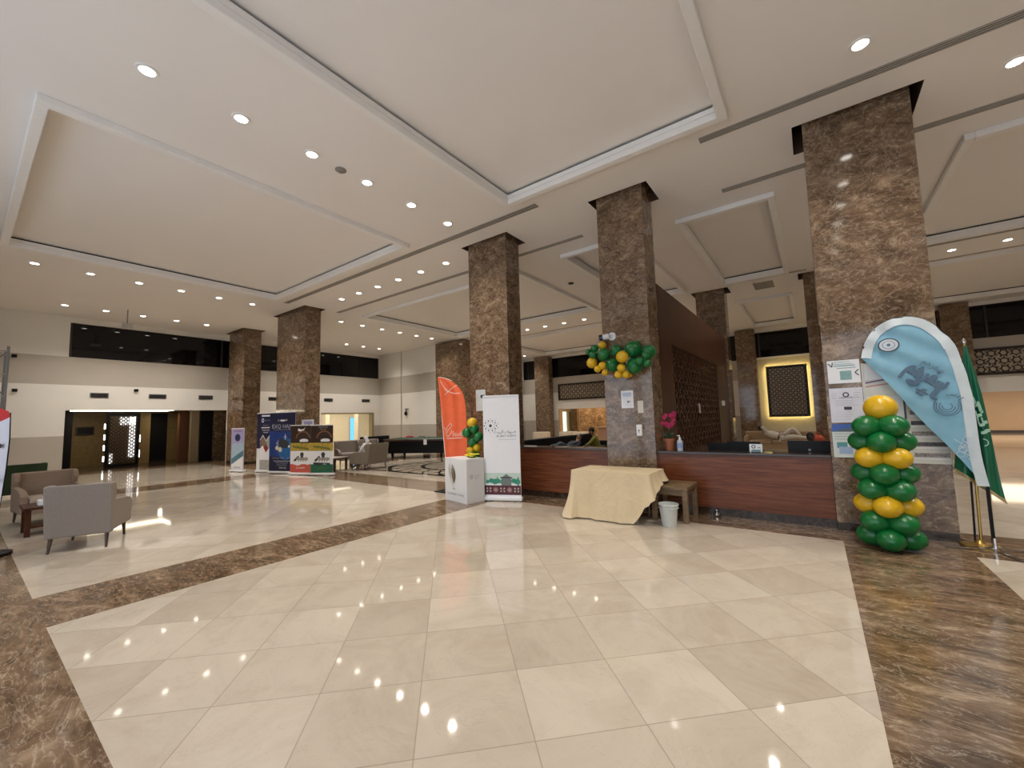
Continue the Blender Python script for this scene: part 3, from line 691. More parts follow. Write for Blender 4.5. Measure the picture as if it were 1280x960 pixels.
def smooth_curve(P, n):
    out = []
    for i in range(len(P)-1):
        p0 = P[max(i-1, 0)]; p1 = P[i]; p2 = P[i+1]; p3 = P[min(i+2, len(P)-1)]
        for k in range(n):
            s = k/n
            out.append(tuple(.5*((2*p1[q])+(-p0[q]+p2[q])*s+(2*p0[q]-5*p1[q]+4*p2[q]-p3[q])*s*s+(-p0[q]+3*p1[q]-3*p2[q]+p3[q])*s**3) for q in (0, 1)))
    out.append(P[-1]); return out
RC = smooth_curve(right, 4); LC = smooth_curve(left_edge, 4)
t = thing('teardrop_flag', 'light blue teardrop banner flag with white rim beside the largest column', 'flag', TD)
def bulge(x, z):
    # folds radiating from lower left to upper right
    return .016*math.sin((x*.55+z*.85)*26)*min(1, max(0, (z-1.3)))
NU = 26
def flagpt(u, v):
    a = interp(RC, v); b_ = interp(list(reversed(LC)), v**1.0); x = a[0]+(b_[0]-a[0])*u; z = a[1]+(b_[1]-a[1])*u
    return Vector((x, bulge(x, z)+.05*x*x, z))
def skyfab():
    m = bpy.data.materials.new('sky_blue_fabric'); nt, b = nodes_of(m); setb(b, .6, 0, .3)
    n = noise(nt, mapv(nt, coords(nt), (1, 1, 1)), 6)
    nt.links.new(ramp(nt, n, [(.3, (.20, .42, .56)), (.7, (.25, .48, .62))]), b.inputs['Base Color']); return m
SKY = skyfab()
cg = cloth_grid(flagpt, 30, 60); tcl = o = cg.build('cloth', SKY, t, smooth=80)
rim = MB(); k = len(RC); vs = []; fs = []
cx_, cz_ = -.42, 1.9
for i, (x, z) in enumerate(RC):
    j0, j1 = max(i-1, 0), min(i+1, k-1); tx, tz = RC[j1][0]-RC[j0][0], RC[j1][1]-RC[j0][1]; L = math.hypot(tx, tz); nx, nz = -tz/L, tx/L
    w = .10; xi, zi = x+nx*w, z+nz*w
    if z < 2.3 and x > -.5: xi, zi = x-w*.95, z
    for (a, c, dy) in ((x, z, -.008), (xi, zi, -.012)):
        vs.append((a, bulge(a, c)+.05*a*a+dy, c))
    if i < k-1: fs.append((2*i, 2*i+1, 2*i+3, 2*i+2))
rim.add(vs, fs); rim.build('sleeve', M('white_fabric', (.60, .68, .72), .7), o, smooth=80)
pole = MB(); pole.tube([(0.0, .02, 0.06), (.0, .01, .7)] + [(x, .012+.05*x*x, z) for x, z in RC[2::4]], [.016]*2+[.009]*len(RC[2::4]), 8); pole.build('pole', BLACK, t, smooth=40)
ft = MB()
for a in (0.3, 2.0, 3.4, 5.0): ft.bar((0, 0, .03), (.42*math.cos(a), .42*math.sin(a), .012), .03, .012)
ft.tube([(0, 0, 0), (0, 0, .14)], .022, 10); ft.build('cross_foot', CHROME, t)
g = MB(); yy = -.03
def fy(x): return .05*x*x-.022
def put(bld, fn):
    tmp = MB(); fn(tmp)
    tmp.v = [(x, fy(x)+y, z) for x, y, z in tmp.v]
    o_ = len(bld.v); bld.v += tmp.v; bld.f += [[i+o_ for i in f] for f in tmp.f]; bld.m += tmp.m
# round seal upper left
put(g, lambda q: q.disc(-.69, 2.38, .098, 0, 1, r2=.082)); 
g2 = lambda q: (q.ring(-.69, 2.38, .10, .012, 0, 2, sq=.84), q.ring(-.69, 2.38, .06, .006, 0, 0, sq=.84), q.disc(-.69, 2.38, .018, 0, 0))
def seal(q):
    g2(q)
tmp = MB(); g2(tmp); tmp.v = [(x, fy(x)-.003, z) for x, y, z in tmp.v]; g.add(tmp.v, tmp.f); g.m[-len(tmp.f):] = tmp.m
# arabic style word mark running diagonally
ang = -.72
def ar(q):
    for k in range(7):
        ox, oz_ = .007*(k % 3), .007*(k//3)
        q.text('\uFEE2\uFEEB\uFEAE\uFED4\uFEB3', -.58+ox, 2.05+oz_, .26, -.0012*k, 0, 'LEFT', ang, .40)
        q.text('\uFE94\uFEF4\uFE8E\uFEFF', -.60+ox, 1.90+oz_, .17, -.0012*k-.0006, 0, 'LEFT', ang, .34)
    q.text('\uFEE2\uFEEB\uFEAE\uFED4\uFEB3', -.42, 2.13, .09, 0, 0, 'LEFT', ang, .22)
    cx, cz = -.245, 1.60
    for r, a0, a1 in ((.115, 2.4, 6.9), (.095, 2.6, 6.6), (.07, 2.4, 6.2), (.045, 2.8, 7.2)): q.ring(cx, cz, r, .008, 0, 0, a0, a1, 24)
    for i in range(14): q.disc(cx+.02+.09*math.cos(.4+i*.11)+.02*(i % 3), cz+.04+.09*math.sin(.4+i*.11), .007, 0, 0, 8)
put(g, ar)
def white_marks(q):
    for i in range(5):
        q.ring(-.10-.02*i, 1.22-.055*i+.05, .035, .004, 0, 1); q.line([(-.22+.03*i, 1.22-.07*i), (-.08, 1.10-.05*i)], .005, 0, 1); q.line([(-.19+.025*i, 1.10-.04*i), (-.06, 1.24-.06*i)], .005, 0, 1)
put(g, white_marks)
g.build('print', [M('flag_grey_print', (.10, .17, .25), .6), M('flag_white_print', (.62, .68, .74), .6), INK], tcl)

# national green flag on a gold pole
GP = (1.44, 7.0, 0)
t = thing('green_flag', 'dark green flag with gold fringe drooping on a gold pole behind the blue flag', 'flag', GP)
GF = M('green_satin', (.004, .115, .055), .38, var=.15)
R_ = [(.04, 2.30), (.08, 2.0), (.12, 1.70), (.155, 1.2), (.18, .75), (.20, .55)]
L_ = [(.02, 2.30), (-.02, 2.05), (-.05, 1.8), (-.09, 1.4), (-.14, 1.10), (-.17, .88)]
def gfp(u, v):
    a = interp(L_, v); b_ = interp(R_, v); x = a[0]+(b_[0]-a[0])*u; z = a[1]+(b_[1]-a[1])*u
    return Vector((x, -.04+.035*math.sin(u*13+v*2)*v, z))
gcl = cloth_grid(gfp, 30, 30).build('cloth', GF, t, smooth=80)
def frp(u, v): p = gfp(u, 1.0); return Vector((p.x+.012*v, p.y-.002, p.z-.055*v))
cloth_grid(frp, 30, 2).build('fringe', M('gold_fringe', (.42, .33, .16), .7, var=.4, scale=200), gcl, smooth=80)
b = MB()
def ge(q):
    for k in range(4):
        q.text('\uFEEA\uFEE0\uFEDF\uFE8D', .01+.003*k, 1.72, .055, -.0012*k, 0, 'LEFT', -1.45, .44); q.text('\uFEEA\uFEDF\uFE8D', .05+.003*k, 1.66, .045, -.0012*k-.0006, 0, 'LEFT', -1.45, .36)
    q.ring(.07, 1.18, .045, .010, 0, 0, -1.4, 1.5)
ge(b); b.v = [(x, -.078+y, z) for x, y, z in b.v]; b.build('emblem', M('flag_pale_green_print', (.34, .56, .42), .5), gcl)
b = MB(); b.tube([(-.02, .0, .05), (.03, .0, 2.32)], .013, 10); b.tube([(-.06, .03, .05), (-.03, .03, 1.0)], .010, 8, 1); b.build('pole', [GOLD, BLACK], t, smooth=40)
b = MB(); b.lathe([(0, 2.30), (.012, 2.32), (.022, 2.35), (.012, 2.38), (0, 2.40)], (.03, 0, 0), 12); b.build('finial', CHROME, t, smooth=50)
b = MB(); b.lathe([(0, 0), (.17, 0), (.16, .02), (.05, .04), (.03, .07), (0, .07)], (-.03, 0, 0), 24); b.build('base', GOLD, t, smooth=40)

# orange feather flag
OF = (-6.02, 6.62, 0)
t = thing('feather_flag', 'orange feather flag with a curved top standing behind the white podium', 'flag', OF)
def oz(px, py): p = ray_y(px, py, 6.62); return (p.x-OF[0], p.z)
OR = [oz(*q) for q in ((547.2, 471.5), (556, 473), (566, 477.5), (573, 484), (578, 492), (581, 505), (582.5, 530), (583.5, 560), (584, 585))]
OL = [oz(*q) for q in ((547, 471.7), (548.3, 482), (550, 500), (552, 525), (554, 550), (556, 572), (557, 590))]
ORc, OLc = smooth_curve(OR, 4), smooth_curve(OL, 4)
def ofp(u, v):
    a = interp(OLc, v); b_ = interp(ORc, v**.72); x = a[0]+(b_[0]-a[0])*u; z = a[1]+(b_[1]-a[1])*u
    return Vector((x, .02*math.sin(u*14+v*1.5)*min(1, v*3), z))
cloth_grid(ofp, 28, 40).build('cloth', M('orange_fabric', (.80, .135, .045), .6), t, smooth=80)
b = MB()
P_ = lambda px, py: oz(px, py)
def ol(pts, w): b.line([P_(*p) for p in pts], w, -.035, 0)
ol([(551.5, 476), (556, 484), (562, 489.5), (569, 492), (576.5, 491.5)], .018); ol([(557, 494), (563, 488), (569, 483.5), (573, 481)], .014); ol([(557, 486), (561, 491)], .012)
ol([(558, 541), (561, 533), (564.5, 529), (566.5, 532), (562, 537), (559, 543), (561, 546), (565, 542), (566, 537)], .014); ol([(556, 534), (560, 538)], .01)
b.text('Saudi', P_(566.5, 545)[0], P_(566.5, 545)[1], .15, -.035, 0, 'LEFT', 0, .30)
ol([(560, 548), (580, 547.2)], .016); b.build('print', M('flag_offwhite_print', (.80, .62, .55), .6), t)
b = MB(); b.tube([(OL[-1][0], .02, .02)]+[(x, .02, z) for x, z in reversed(OLc)]+[(x, .02, z) for x, z in ORc[:8]], .009, 8); b.build('pole', WHITEG, t)
b = MB(); b.box(OL[-1][0]-.18, OL[-1][0]+.18, -.18, .18, 0, .025); b.build('base', BLACK, t)

# white and red flag at the far left edge
t = thing('feather_flag', 'white feather flag with a red top at the left picture edge', 'flag', (-8.69, .35, 0), .35)
PR = [(.05, 1.90), (.20, 1.86), (.22, 1.5), (.19, 1.1), (.12, .6), (.05, .12)]; PL = [(-.28, 2.0), (-.33, 1.7), (-.33, 1.3), (-.28, .9), (-.15, .5), (-.02, .12)]
def wfp(u, v):
    a = interp(PL, v); b_ = interp(PR, v); return Vector((a[0]+(b_[0]-a[0])*u, .012*math.sin(u*8), a[1]+(b_[1]-a[1])*u))
def redtop():
    m = bpy.data.materials.new('white_red_fabric'); nt, b = nodes_of(m); setb(b, .6)
    s = nt.nodes.new('ShaderNodeSeparateXYZ'); nt.links.new(coords(nt), s.inputs[0])
    k = mth(nt, 'GREATER_THAN', mth(nt, 'ADD', s.outputs[2], mth(nt, 'MULTIPLY', s.outputs[0], -.35)), 1.72)
    nt.links.new(mixc(nt, k, (.60, .60, .66), (.50, .02, .02)), b.inputs['Base Color']); return m
cloth_grid(wfp, 16, 30).build('cloth', redtop(), t, smooth=80)
b = MB(); b.text('EXPO', -.05, 1.12, .14, -.03, 0, 'CENTER', 1.5); b.build('print', INK, t) if False else None
b = MB(); b.disc(.12, 1.42, .03, -.02); b.disc(.15, .98, .025, -.02); b.build('print', INK, t)
b = MB(); b.tube([(.0, .02, .02), (.1, .02, .6), (.19, .02, 1.1), (.215, .02, 1.5), (.19, .02, 1.85)], .008, 8); b.build('pole', BLACK, t)
b = MB(); b.lathe([(0, 0), (.2, 0), (.2, .04), (.04, .06), (.03, .16), (0, .16)]); b.build('base', BLACK, t)

# ------------------------------------------------------------------ banners (local: front faces -Y)
def rollup(loc, rz, w, h, label, mats, draw, base_mat=WHITEG, name='rollup_banner'):
    t = thing(name, label, 'banner', loc, rz)
    b = MB(); b.box(-w/2, w/2, -.002, .002, .07, h, 0); draw(b, w, h); b.build('printed_sheet', mats, t)
    b = MB(); b.box(-w/2-.02, w/2+.02, -.05, .09, 0.015, .075); b.build('base_cassette', base_mat, t, bevel=.012)
    b = MB()
    for s in (-1, 1): b.box(s*w*.36-.02, s*w*.36+.02, -.10, .12, 0, .015)
    b.build('foot', GREY, t)
    b = MB(); b.box(-w/2, w/2, -.012, .012, h-.02, h+.01); b.build('top_rail', base_mat, t, bevel=.004)
    b = MB(); b.tube([(0, .03, .06), (0, .03, h)], .009, 8); b.build('support_pole', CHROME, t)
    return t
MA_BAIT = '\uFE96\uFEF4\uFE92\uFEDF\uFE8D \uFED1\uFEEE\uFEF4\uFEBF'
def draw_guest(b, w, h):
    y = -.004
    for i in range(10):
        a = 2*PI*i/10
        b.disc(-.22+.125*math.cos(a), 1.46+.10*math.sin(a), .014, y, 1, 10); b.disc(-.22+.085*math.cos(a+.3), 1.46+.07*math.sin(a+.3), .010, y, 2, 8)
        b.disc(-.22+.16*math.cos(a+.3), 1.46+.13*math.sin(a+.3), .010, y, 2, 8)
    b.disc(-.22, 1.46, .024, y, 1); b.disc(-.22, 1.46, .03, y+.001, 1)
    b.text(MA_BAIT, .30, 1.31, .085, y, 1, 'RIGHT'); b.text('AL BAIT GUESTS', .30, 1.235, .062, y, 1, 'RIGHT', 0, .40)
    b.rect(-.06, .30, 1.185, 1.192, y, 2)
    b.rect(-w/2+.005, w/2-.005, .335, .54, y, 3)
    for i in range(9): b.disc(-.30+.075*i, .37+.02*(i % 2), .035+.012*(i % 3), y-.0005, 4, 12)
    b.poly([(-.16, .34), (-.10, .47), (-.04, .34)], y-.001, 4)
    b.rect(-.02, .18, .30, .44, y-.001, 5); b.rect(-.04, .20, .44, .462, y-.001, 1); b.poly([(.0, .462), (.08, .52), (.16, .462)], y-.001, 5)
    b.rect(.30, .33, .30, .46, y-.001, 4)
    b.rect(-w/2+.005, w/2-.005, .12, .31, y, 6); b.rect(-w/2+.005, w/2-.005, .30, .325, y-.0005, 0)
    for i in range(5):
        cx = -.28+.14*i
        if i % 2:
            b.disc(cx, .215, .052, y-.001, 7, 8); b.ring(cx, .215, .045, .008, y-.0015, 6, n=8)
        else:
            for sx2 in (-1, 1):
                for sz in (-1, 1): b.poly([(cx+sx2*.012, .215+sz*.008), (cx+sx2*.055, .215+sz*.02), (cx+sx2*.03, .215+sz*.05)], y-.001, 8)
    b.text('AL BAIT GUESTS', 0, .335, .001, y, 2) if False else None
rollup((-4.99, 6.40, 0), math.atan2(6.51-6.24, -4.68+5.34), .74, 2.05, 'white roll-up banner reading AL BAIT GUESTS beside the left counter',
       [WHITE, INK, M('light_grey_print', (.35, .37, .42), .5), M('mint_print', (.50, .62, .55), .5), M('teal_print', (.03, .26, .17), .5), M('slate_print', (.14, .17, .17), .5),
        M('maroon_print', (.075, .015, .02), .5), M('dusty_pink_print', (.38, .22, .22), .5), M('pale_pink_print', (.62, .45, .43), .5)], draw_guest)

# white podium box
t = thing('display_podium', 'white box podium with a gold flame emblem before the orange flag', 'podium', (-5.71, 6.09, 0), math.atan2(5.78-5.94, -5.32+6.06))
b = MB(); b.box(-.378, .378, -.21, .21, 0, .84); b.build('box', WHITEG, t, bevel=.006)
b = MB(); y = -.213
def flame(cx, cz, s, lean, mi):
    pts = []
    for i in range(11): a = i/10; pts.append((cx+s*(.10*math.sin(a*PI)*lean), cz+s*(a-.5)))
    for i in range(10, -1, -1): a = i/10; pts.append((cx+s*((.10*math.sin(a*PI)-.055*math.sin(a*PI))*lean+.012), cz+s*(a-.5)))
    b.poly(pts, y-.0004*mi, mi)
flame(-.20, .60, .30, -1, 1); flame(-.14, .53, .36, -1, 0); flame(-.09, .56, .34, -1.3, 1); flame(-.08, .52, .38, 1.6, 0); flame(-.04, .50, .32, 1.5, 1); flame(-.10, .47, .36, .4, 0)
b.text('HAJ', -.06, .235, .05, y, 2); b.text('THE MINISTRY OF HAJJ', -.02, .13, .055, y, 2, 'CENTER', 0, .58)
b.build('front_print', [M('gold_print', (.36, .27, .10), .35, metal=.4), M('gold_dark_print', (.10, .08, .05), .4), M('grey_print', (.22, .24, .25), .5)], t)
b = MB(); tmp = MB()
for i in range(8): tmp.disc(-.10+.035*math.cos(i*PI/4), .50+.035*math.sin(i*PI/4), .009, 0, 0, 8)
tmp.disc(-.10, .50, .012, 0); tmp.text('AL BAIT', .03, .50, .035, 0); tmp.text('GUESTS', .03, .455, .03, 0)
b.add([(.380, x*1.0, z) for x, y_, z in tmp.v], tmp.f); b.build('side_print', MATS['grey_print'], t)
# yellow flower posy on the podium
t2 = thing('flower_posy', 'loose yellow flowers lying on top of the white podium', 'flowers', (-5.53, 6.13, .842))
for i in range(9):
    b = MB(); cx, cyy = random.uniform(-.17, .17), random.uniform(-.07, .07); cz = random.uniform(.03, .075)
    for q in range(6):
        a = q*PI/3+i; b.ell((cx+.028*math.cos(a), cyy+.028*math.sin(a), cz), (.024, .015, .008), Matrix.Rotation(a, 3, 'Z') @ Matrix.Rotation(-.5, 3, 'Y'), 8, 6)
    b.ell((cx, cyy, cz+.004), (.012, .012, .010), None, 8, 6); b.build('blossom', M('yellow_petal', (.80, .68, .03), .6), t2, smooth=60)
b = MB()
for i in range(6): a = random.uniform(0, 6.28); b.tube([(0, 0, .01), (.13*math.cos(a), .06*math.sin(a), .03)], .005, 6)
b.ell((0, 0, .02), (.13, .06, .022), None, 12, 6); b.build('stems', M('leaf_green', (.05, .14, .02), .6), t2)

NAVY = M('navy_print', (.004, .006, .042), .45, var=.3, scale=2); BLUEP = M('royal_blue_print', (.005, .035, .20), .45, var=.3, scale=3)
def draw_navy_tall(b, w, h):
    y = -.004
    b.rect(-w/2+.003, w/2-.003, .8, h-.003, y, 1)
    b.rect(-.19, .19, 1.88, 1.93, y-.001, 0); b.ring(-.14, 1.75, .055, .022, y-.001, 0, sq=1.3); b.text('UNIVERSAL', .08, 1.73, .06, y-.001, 2)
    b.text('SERVICES', 0, 1.56, .06, y-.001, 2); b.rect(-.2, .2, 1.49, 1.515, y-.001, 0); b.text('TRAVEL AND', 0, 1.40, .055, y-.001, 0); b.text('TOURISM', 0, 1.32, .055, y-.001, 0)
    b.poly([(-.25, 1.08), (-.12, 1.25), (0, 1.05), (.12, .95), (.0, .78), (-.12, .95), (-.25, .85)], y-.001, 3); b.poly([(0, 1.05), (.25, 1.28), (.25, .92), (.13, .75)], y-.001, 4)
    b.line([(-.25, 1.08), (-.12, 1.25), (.02, 1.06), (.25, 1.3)], .02, y-.002, 0); b.poly([(-.08, .82), (.03, .94), (.14, .8), (.03, .66)], y-.002, 5)
    b.poly([(-.25, .80), (-.12, .92), (.03, .66), (.17, .82), (.25, .90), (.25, .3), (-.25, .3)], y-.0015, 0); b.rect(-.25, .25, .08, .42, y-.002, 4)
rollup((-15.1, 6.32, 0), .30, .80, 2.0, 'narrow navy banner with a zigzag photo band, left of the wide blue one',
       [WHITE, NAVY, M('grey_blue_print', (.25, .29, .38), .5), M('photo_brown_print', (.22, .15, .10), .5, var=.4, scale=20), M('photo_grey_print', (.38, .37, .35), .5, var=.3, scale=20), M('red_print', (.25, .02, .02), .5)], draw_navy_tall)
def draw_haj(b, w, h):
    y = -.004
    b.rect(-w/2+.003, w/2-.003, .08, h-.003, y, 1); b.rect(-w/2+.003, w/2-.003, .55, 1.38, y-.0005, 2)
    b.disc(.15, .80, .36, y-.0008, 3, 24); b.text('AL MASHAER', 0, 1.71, .075, y-.001, 0, 'CENTER', 0, .42); b.rect(-.08, .10, 1.70, 1.745, y-.0015, 0)
    b.text('EXQ HAJ', -.06, 1.47, .19, y-.001, 4, 'CENTER', 0, .76); b.rect(-.38, .38, 1.42, 1.428, y-.001, 4)
    b.poly([(-.16, 1.0), (-.06, 1.16), (.26, 1.05), (.30, .96), (.20, .82), (-.10, .84)], y-.002, 5); b.line([(.13, 1.10), (.13, 1.28)], .02, y-.002, 0); b.line([(.07, 1.19), (.19, 1.19)], .016, y-.002, 0)
    b.disc(-.22, .83, .07, y-.0025, 6, 14); b.disc(-.08, .78, .08, y-.0025, 6, 14); b.disc(.30, .88, .04, y-.0025, 0, 10); b.poly([(-.27, .98), (-.15, 1.1), (-.18, .9)], y-.0025, 7)
    for i in range(3): b.text(('AL MUALLIM', 'TENTS', 'BUS')[i], -.27+.27*i, .485, .055, y-.001, 4)
    b.rect(-.36, .36, .40, .412, y-.001, 0); b.text('WWW.EXQHAJ.COM', 0, .33, .055, y-.001, 4); b.text('PREMIUM SERVICES', 0, .26, .05, y-.001, 4); b.text('EXQ HAJ', .04, .165, .075, y-.001, 0)
rollup((-14.12, 6.42, 0), .30, 1.12, 2.0, 'wide dark blue banner reading EXQ HAJ before the wide column',
       [WHITE, NAVY, BLUEP, M('azure_print', (.01, .11, .32), .45), M('silver_print', (.42, .45, .55), .4), INK, M('cream_print', (.62, .58, .42), .5), M('violet_print', (.30, .22, .40), .5)], draw_haj)
def draw_kaaba(col):
    def d(b, w, h):
        y = -.004
        b.rect(-w/2+.003, w/2-.003, 1.0, h-.003, y, 1); b.ring(.08, 1.08, .30, .05, y-.0005, 2, .3, 2.9, 20); b.disc(.12, 1.07, .17, y-.001, 0, 18, .06); b.ring(.12, 1.07, .19, .02, y-.001, 3, 0, PI)
        b.rect(-.02, .28, .99, 1.03, y-.0015, 3)
        b.rect(-w/2+.003, w/2-.003, .75, 1.0, y, 4); b.poly([(-.3, .92), (0, .88), (.3, .84), (.3, .78), (-.3, .86)], y-.0005, 5)
        b.rect(-w/2+.003, w/2-.003, .35, .75, y, 0); b.disc(.05, .64, .07, y-.001, 3, 14); b.rect(.0, .10, .52, .62, y-.001, 3) ; b.poly([(-.28, .45), (-.10, .60), (-.05, .57), (-.2, .42)], y-.001, 3)
        for i in range(4): b.rect(-.1+.09*i, -.06+.09*i, .42, .56, y-.001, 6)
        b.rect(-.15, .28, .46, .54, y-.0015, 6); b.rect(-w/2+.003, w/2-.003, .08, .34, y, 7); b.poly([(-.3, .34), (-.1, .29), (.1, .36), (.3, .31), (.3, .38), (-.3, .40)], y-.001, 3 if col == 'g' else 0)
        b.text('AL HARAM', 0, .20, .07, y-.001, 0 if col == 'r' else 5)
        if col == 'r': b.poly([(-.10, 1.46), (.0, 1.42), (.12, 1.44), (.18, 1.50), (.12, 1.40), (-.02, 1.36), (-.12, 1.38)], y-.001, 0)
        else: b.text('HAJJ TRAVEL', .04, 1.46, .06, y-.001, 8); b.text('SERVICES', .04, 1.40, .05, y-.001, 8)
    return d
KM = lambda n, c: [WHITE, M('brown_glow_print', (.028, .010, .005), .5), M('copper_print', (.20, .09, .04), .5), INK, M('ochre_print', (.42, .30, .04), .5, var=.4, scale=15), M('olive_print', (.13, .15, .03), .5),
                   M('stone_print', (.30, .28, .24), .5, var=.4, scale=30), M(n, c, .5), M('pale_green_print', (.35, .45, .38), .5)]
t = rollup((-13.12, 6.53, 0), .36, .80, 1.56, 'dark brown banner with a coral red foot, left of its green-footed twin', KM('coral_print', (.52, .09, .06)), draw_kaaba('r'))
t = rollup((-12.36, 6.80, 0), .40, .80, 1.55, 'dark brown banner with a dark green foot, rightmost of the banners', KM('bottle_green_print', (.01, .12, .06)), draw_kaaba('g'))
def draw_pastel(b, w, h):
    y = -.004
    b.rect(-w/2+.003, w/2-.003, .08, h-.003, y, 1); b.disc(.0, 1.18, .13, y-.001, 2, 18); b.ring(0, 1.10, .17, .03, y-.0015, 3, PI, 2*PI); b.poly([(-.28, .95), (.28, 1.0), (.28, .75), (-.28, .45)], y-.001, 3)
    b.poly([(-.28, .45), (.28, .75), (.28, .55), (-.28, .25)], y-.0015, 4); b.poly([(-.28, .25), (.28, .55), (.28, .1), (-.28, .1)], y-.001, 0); b.text('MAKKAH', 0, .13, .08, y-.002, 2)
    b.rect(-.2, .2, 1.38, 1.43, y-.002, 5)
rollup((-16.25, 5.90, 0), .30, .62, 1.5, 'small pale blue and lilac banner nearest the lift lobby',
       [WHITE, M('lilac_print', (.36, .33, .55), .5), M('deep_blue_print', (.012, .02, .09), .5), M('pale_blue_print', (.35, .48, .58), .5), M('petrol_print', (.08, .20, .26), .5), M('mauve_print', (.30, .18, .38), .5)], draw_pastel)
# small white and lilac sign behind the two brown banners
rollup((-13.35, 6.86, 0), .3, .5, 1.72, 'pale lilac sign peeping over the red-footed brown banner', [WHITE, MATS['lilac_print'], INK], lambda b, w, h: (b.rect(-.2, .2, 1.5, 1.68, -.004, 1), b.rect(-.2, -.16, 1.5, 1.66, -.005, 0), b.disc(.05, 1.55, .05, -.006, 2)))

# ------------------------------------------------------------------ notices and switches on the columns
def notice(cx, cz, w, h, y, label, draw, mats, name='notice', cat='notice', rot=0):
    t = thing(name, label, cat, (cx, y, cz)); b = MB(); b.box(-w/2, w/2, -.006, 0, -h/2, h/2, 0); draw(b, w, h); b.build('sheet', mats, t); return t
TEALP = M('teal_ink', (.10, .30, .32), .5); BLP = M('blue_ink', (.05, .12, .40), .5)
def lines(b, x0, x1, z0, z1, n, mi, y=-.008, w=.006):
    for i in range(n): z = z0+(z1-z0)*i/max(1, n-1); b.rect(x0, x0+(x1-x0)*random.uniform(.6, 1), z, z+w, y, mi)
Y0 = 7.047
notice(.35, 2.10, .34, .31, Y0, 'top white notice with a square teal mark on the largest column',
       lambda b, w, h: (b.rect(-.10, .12, .075, .085, -.008, 2), lines(b, -.1, .1, .10, .13, 2, 2), b.rect(-.04, .08, -.11, .01, -.008, 3), b.line([(-.16, .12), (-.12, .07), (-.11, .13)], .012, -.008, 1), b.line([(.155, .02), (.115, -.02), (.155, -.06)], .012, -.008, 1), b.rect(-.07, .13, .045, .052, -.008, 2)),
       [WHITE, INK, TEALP, M('mottled_teal', (.22, .38, .38), .5, var=.5, scale=150)])
notice(.35, 1.65, .35, .46, Y0, 'middle white notice with a round dark logo on the largest column',
       lambda b, w, h: (b.ring(.0, .14, .035, .014, -.008, 1, n=12), lines(b, -.15, -.08, .10, .16, 3, 2), lines(b, .08, .15, .10, .16, 3, 2), lines(b, -.12, .12, .0, .06, 3, 2, w=.004), b.rect(-.03, .05, -.06, -.02, -.008, 1), lines(b, -.12, .12, -.19, -.09, 4, 2, w=.003), b.text('WELCOME', 0, .09, .03, -.008, 1)),
       [M('pale_lilac_paper', (.66, .66, .74), .5), INK, M('grey_ink', (.35, .37, .42), .5)])
notice(.35, 1.18, .36, .44, Y0, 'lower notice with a blue sky picture on the largest column',
       lambda b, w, h: (b.rect(-.18, .18, .12, .22, -.008, 1), b.poly([(-.18, .12), (-.08, .15), (.0, .17), (.08, .14), (.18, .12)], -.009, 2), b.rect(-.14, -.03, -.10, -.02, -.008, 3), b.rect(-.12, .02, -.17, -.08, -.0085, 4), b.rect(.04, .17, -.14, -.05, -.008, 5), lines(b, -.16, .16, .02, .09, 3, 2, w=.004)),
       [M('pale_green_paper', (.62, .68, .66), .5), BLP, M('hill_ink', (.10, .14, .18), .5), TEALP, M('light_blue_ink', (.32, .42, .62), .5), M('pale_yellow_ink', (.62, .60, .36), .5)])
def board(b, w, h):
    y = -.008
    b.rect(-.34, -.05, .42, .62, y, 1); b.line([(-.34, .38), (.0, .44), (.2, .36)], .02, y, 2); b.line([(-.34, .33), (-.1, .36), (.2, .3)], .015, y, 3); b.rect(.0, .02, -.1, .34, y, 4)
    for i in range(7):
        z = .22-.13*i; b.rect(.05, .36, z, z+.05, y, 4 if i % 2 else 5); b.rect(.05, .36, z-.03, z-.01, y-.001, 1)
    b.rect(-.34, .0, -.4, .2, y, 1)
notice(.90, 1.55, .74, 1.28, Y0, 'large printed board with rows of pictures, half hidden behind the blue flag', board,
       [M('cream_board', (.66, .65, .60), .5), WHITE, M('violet_ink', (.20, .10, .24), .5), M('salmon_ink', (.55, .22, .18), .5), M('charcoal_ink', (.08, .07, .08), .5, var=.6, scale=40), M('taupe_ink', (.30, .26, .25), .5, var=.6, scale=40)], 'poster_board', 'poster')
notice(-2.65, 1.875, .22, .31, Y0, 'white framed notice below the garland on the slim column',
       lambda b, w, h: (b.rect(-.08, .08, .05, .12, -.008, 2), lines(b, -.08, .08, -.11, .03, 6, 2, w=.004), b.rect(.0, .03, -.06, -.03, -.009, 1), b.rect(.04, .055, -.05, -.03, -.009, 1)), [WHITE, INK, M('pale_blue_ink', (.45, .52, .66), .5)])
notice(-2.42, 1.735, .10, .21, Y0, 'small blank white slip right of the framed notice', lambda b, w, h: lines(b, -.03, .03, -.06, .06, 3, 1, w=.003), [M('ivory_paper', (.60, .58, .50), .5), M('grey_ink', (.35, .37, .42), .5)])
t = thing('hand_dispenser', 'small white wall dispenser with a dark dot on the slim column', 'dispenser', (-2.45, Y0, 1.33))
b = MB(); b.box(-.05, .05, -.06, 0, -.10, .10); b.build('housing', WHITEG, t, bevel=.015); b = MB(); b.disc(0, .0, .014, -.062); b.poly([(-.01, -.02), (.01, -.02), (0, -.05)], -.062); b.build('mark', INK, t)
notice(-6.06, 2.02, .28, .48, Y0, 'white notice sticking up behind the white roll-up banner', lambda b, w, h: b.rect(.0, .12, .05, .12, -.008, 1), [M('pale_mint_paper', (.62, .68, .66), .5), M('green_black_ink', (.02, .06, .05), .5)])
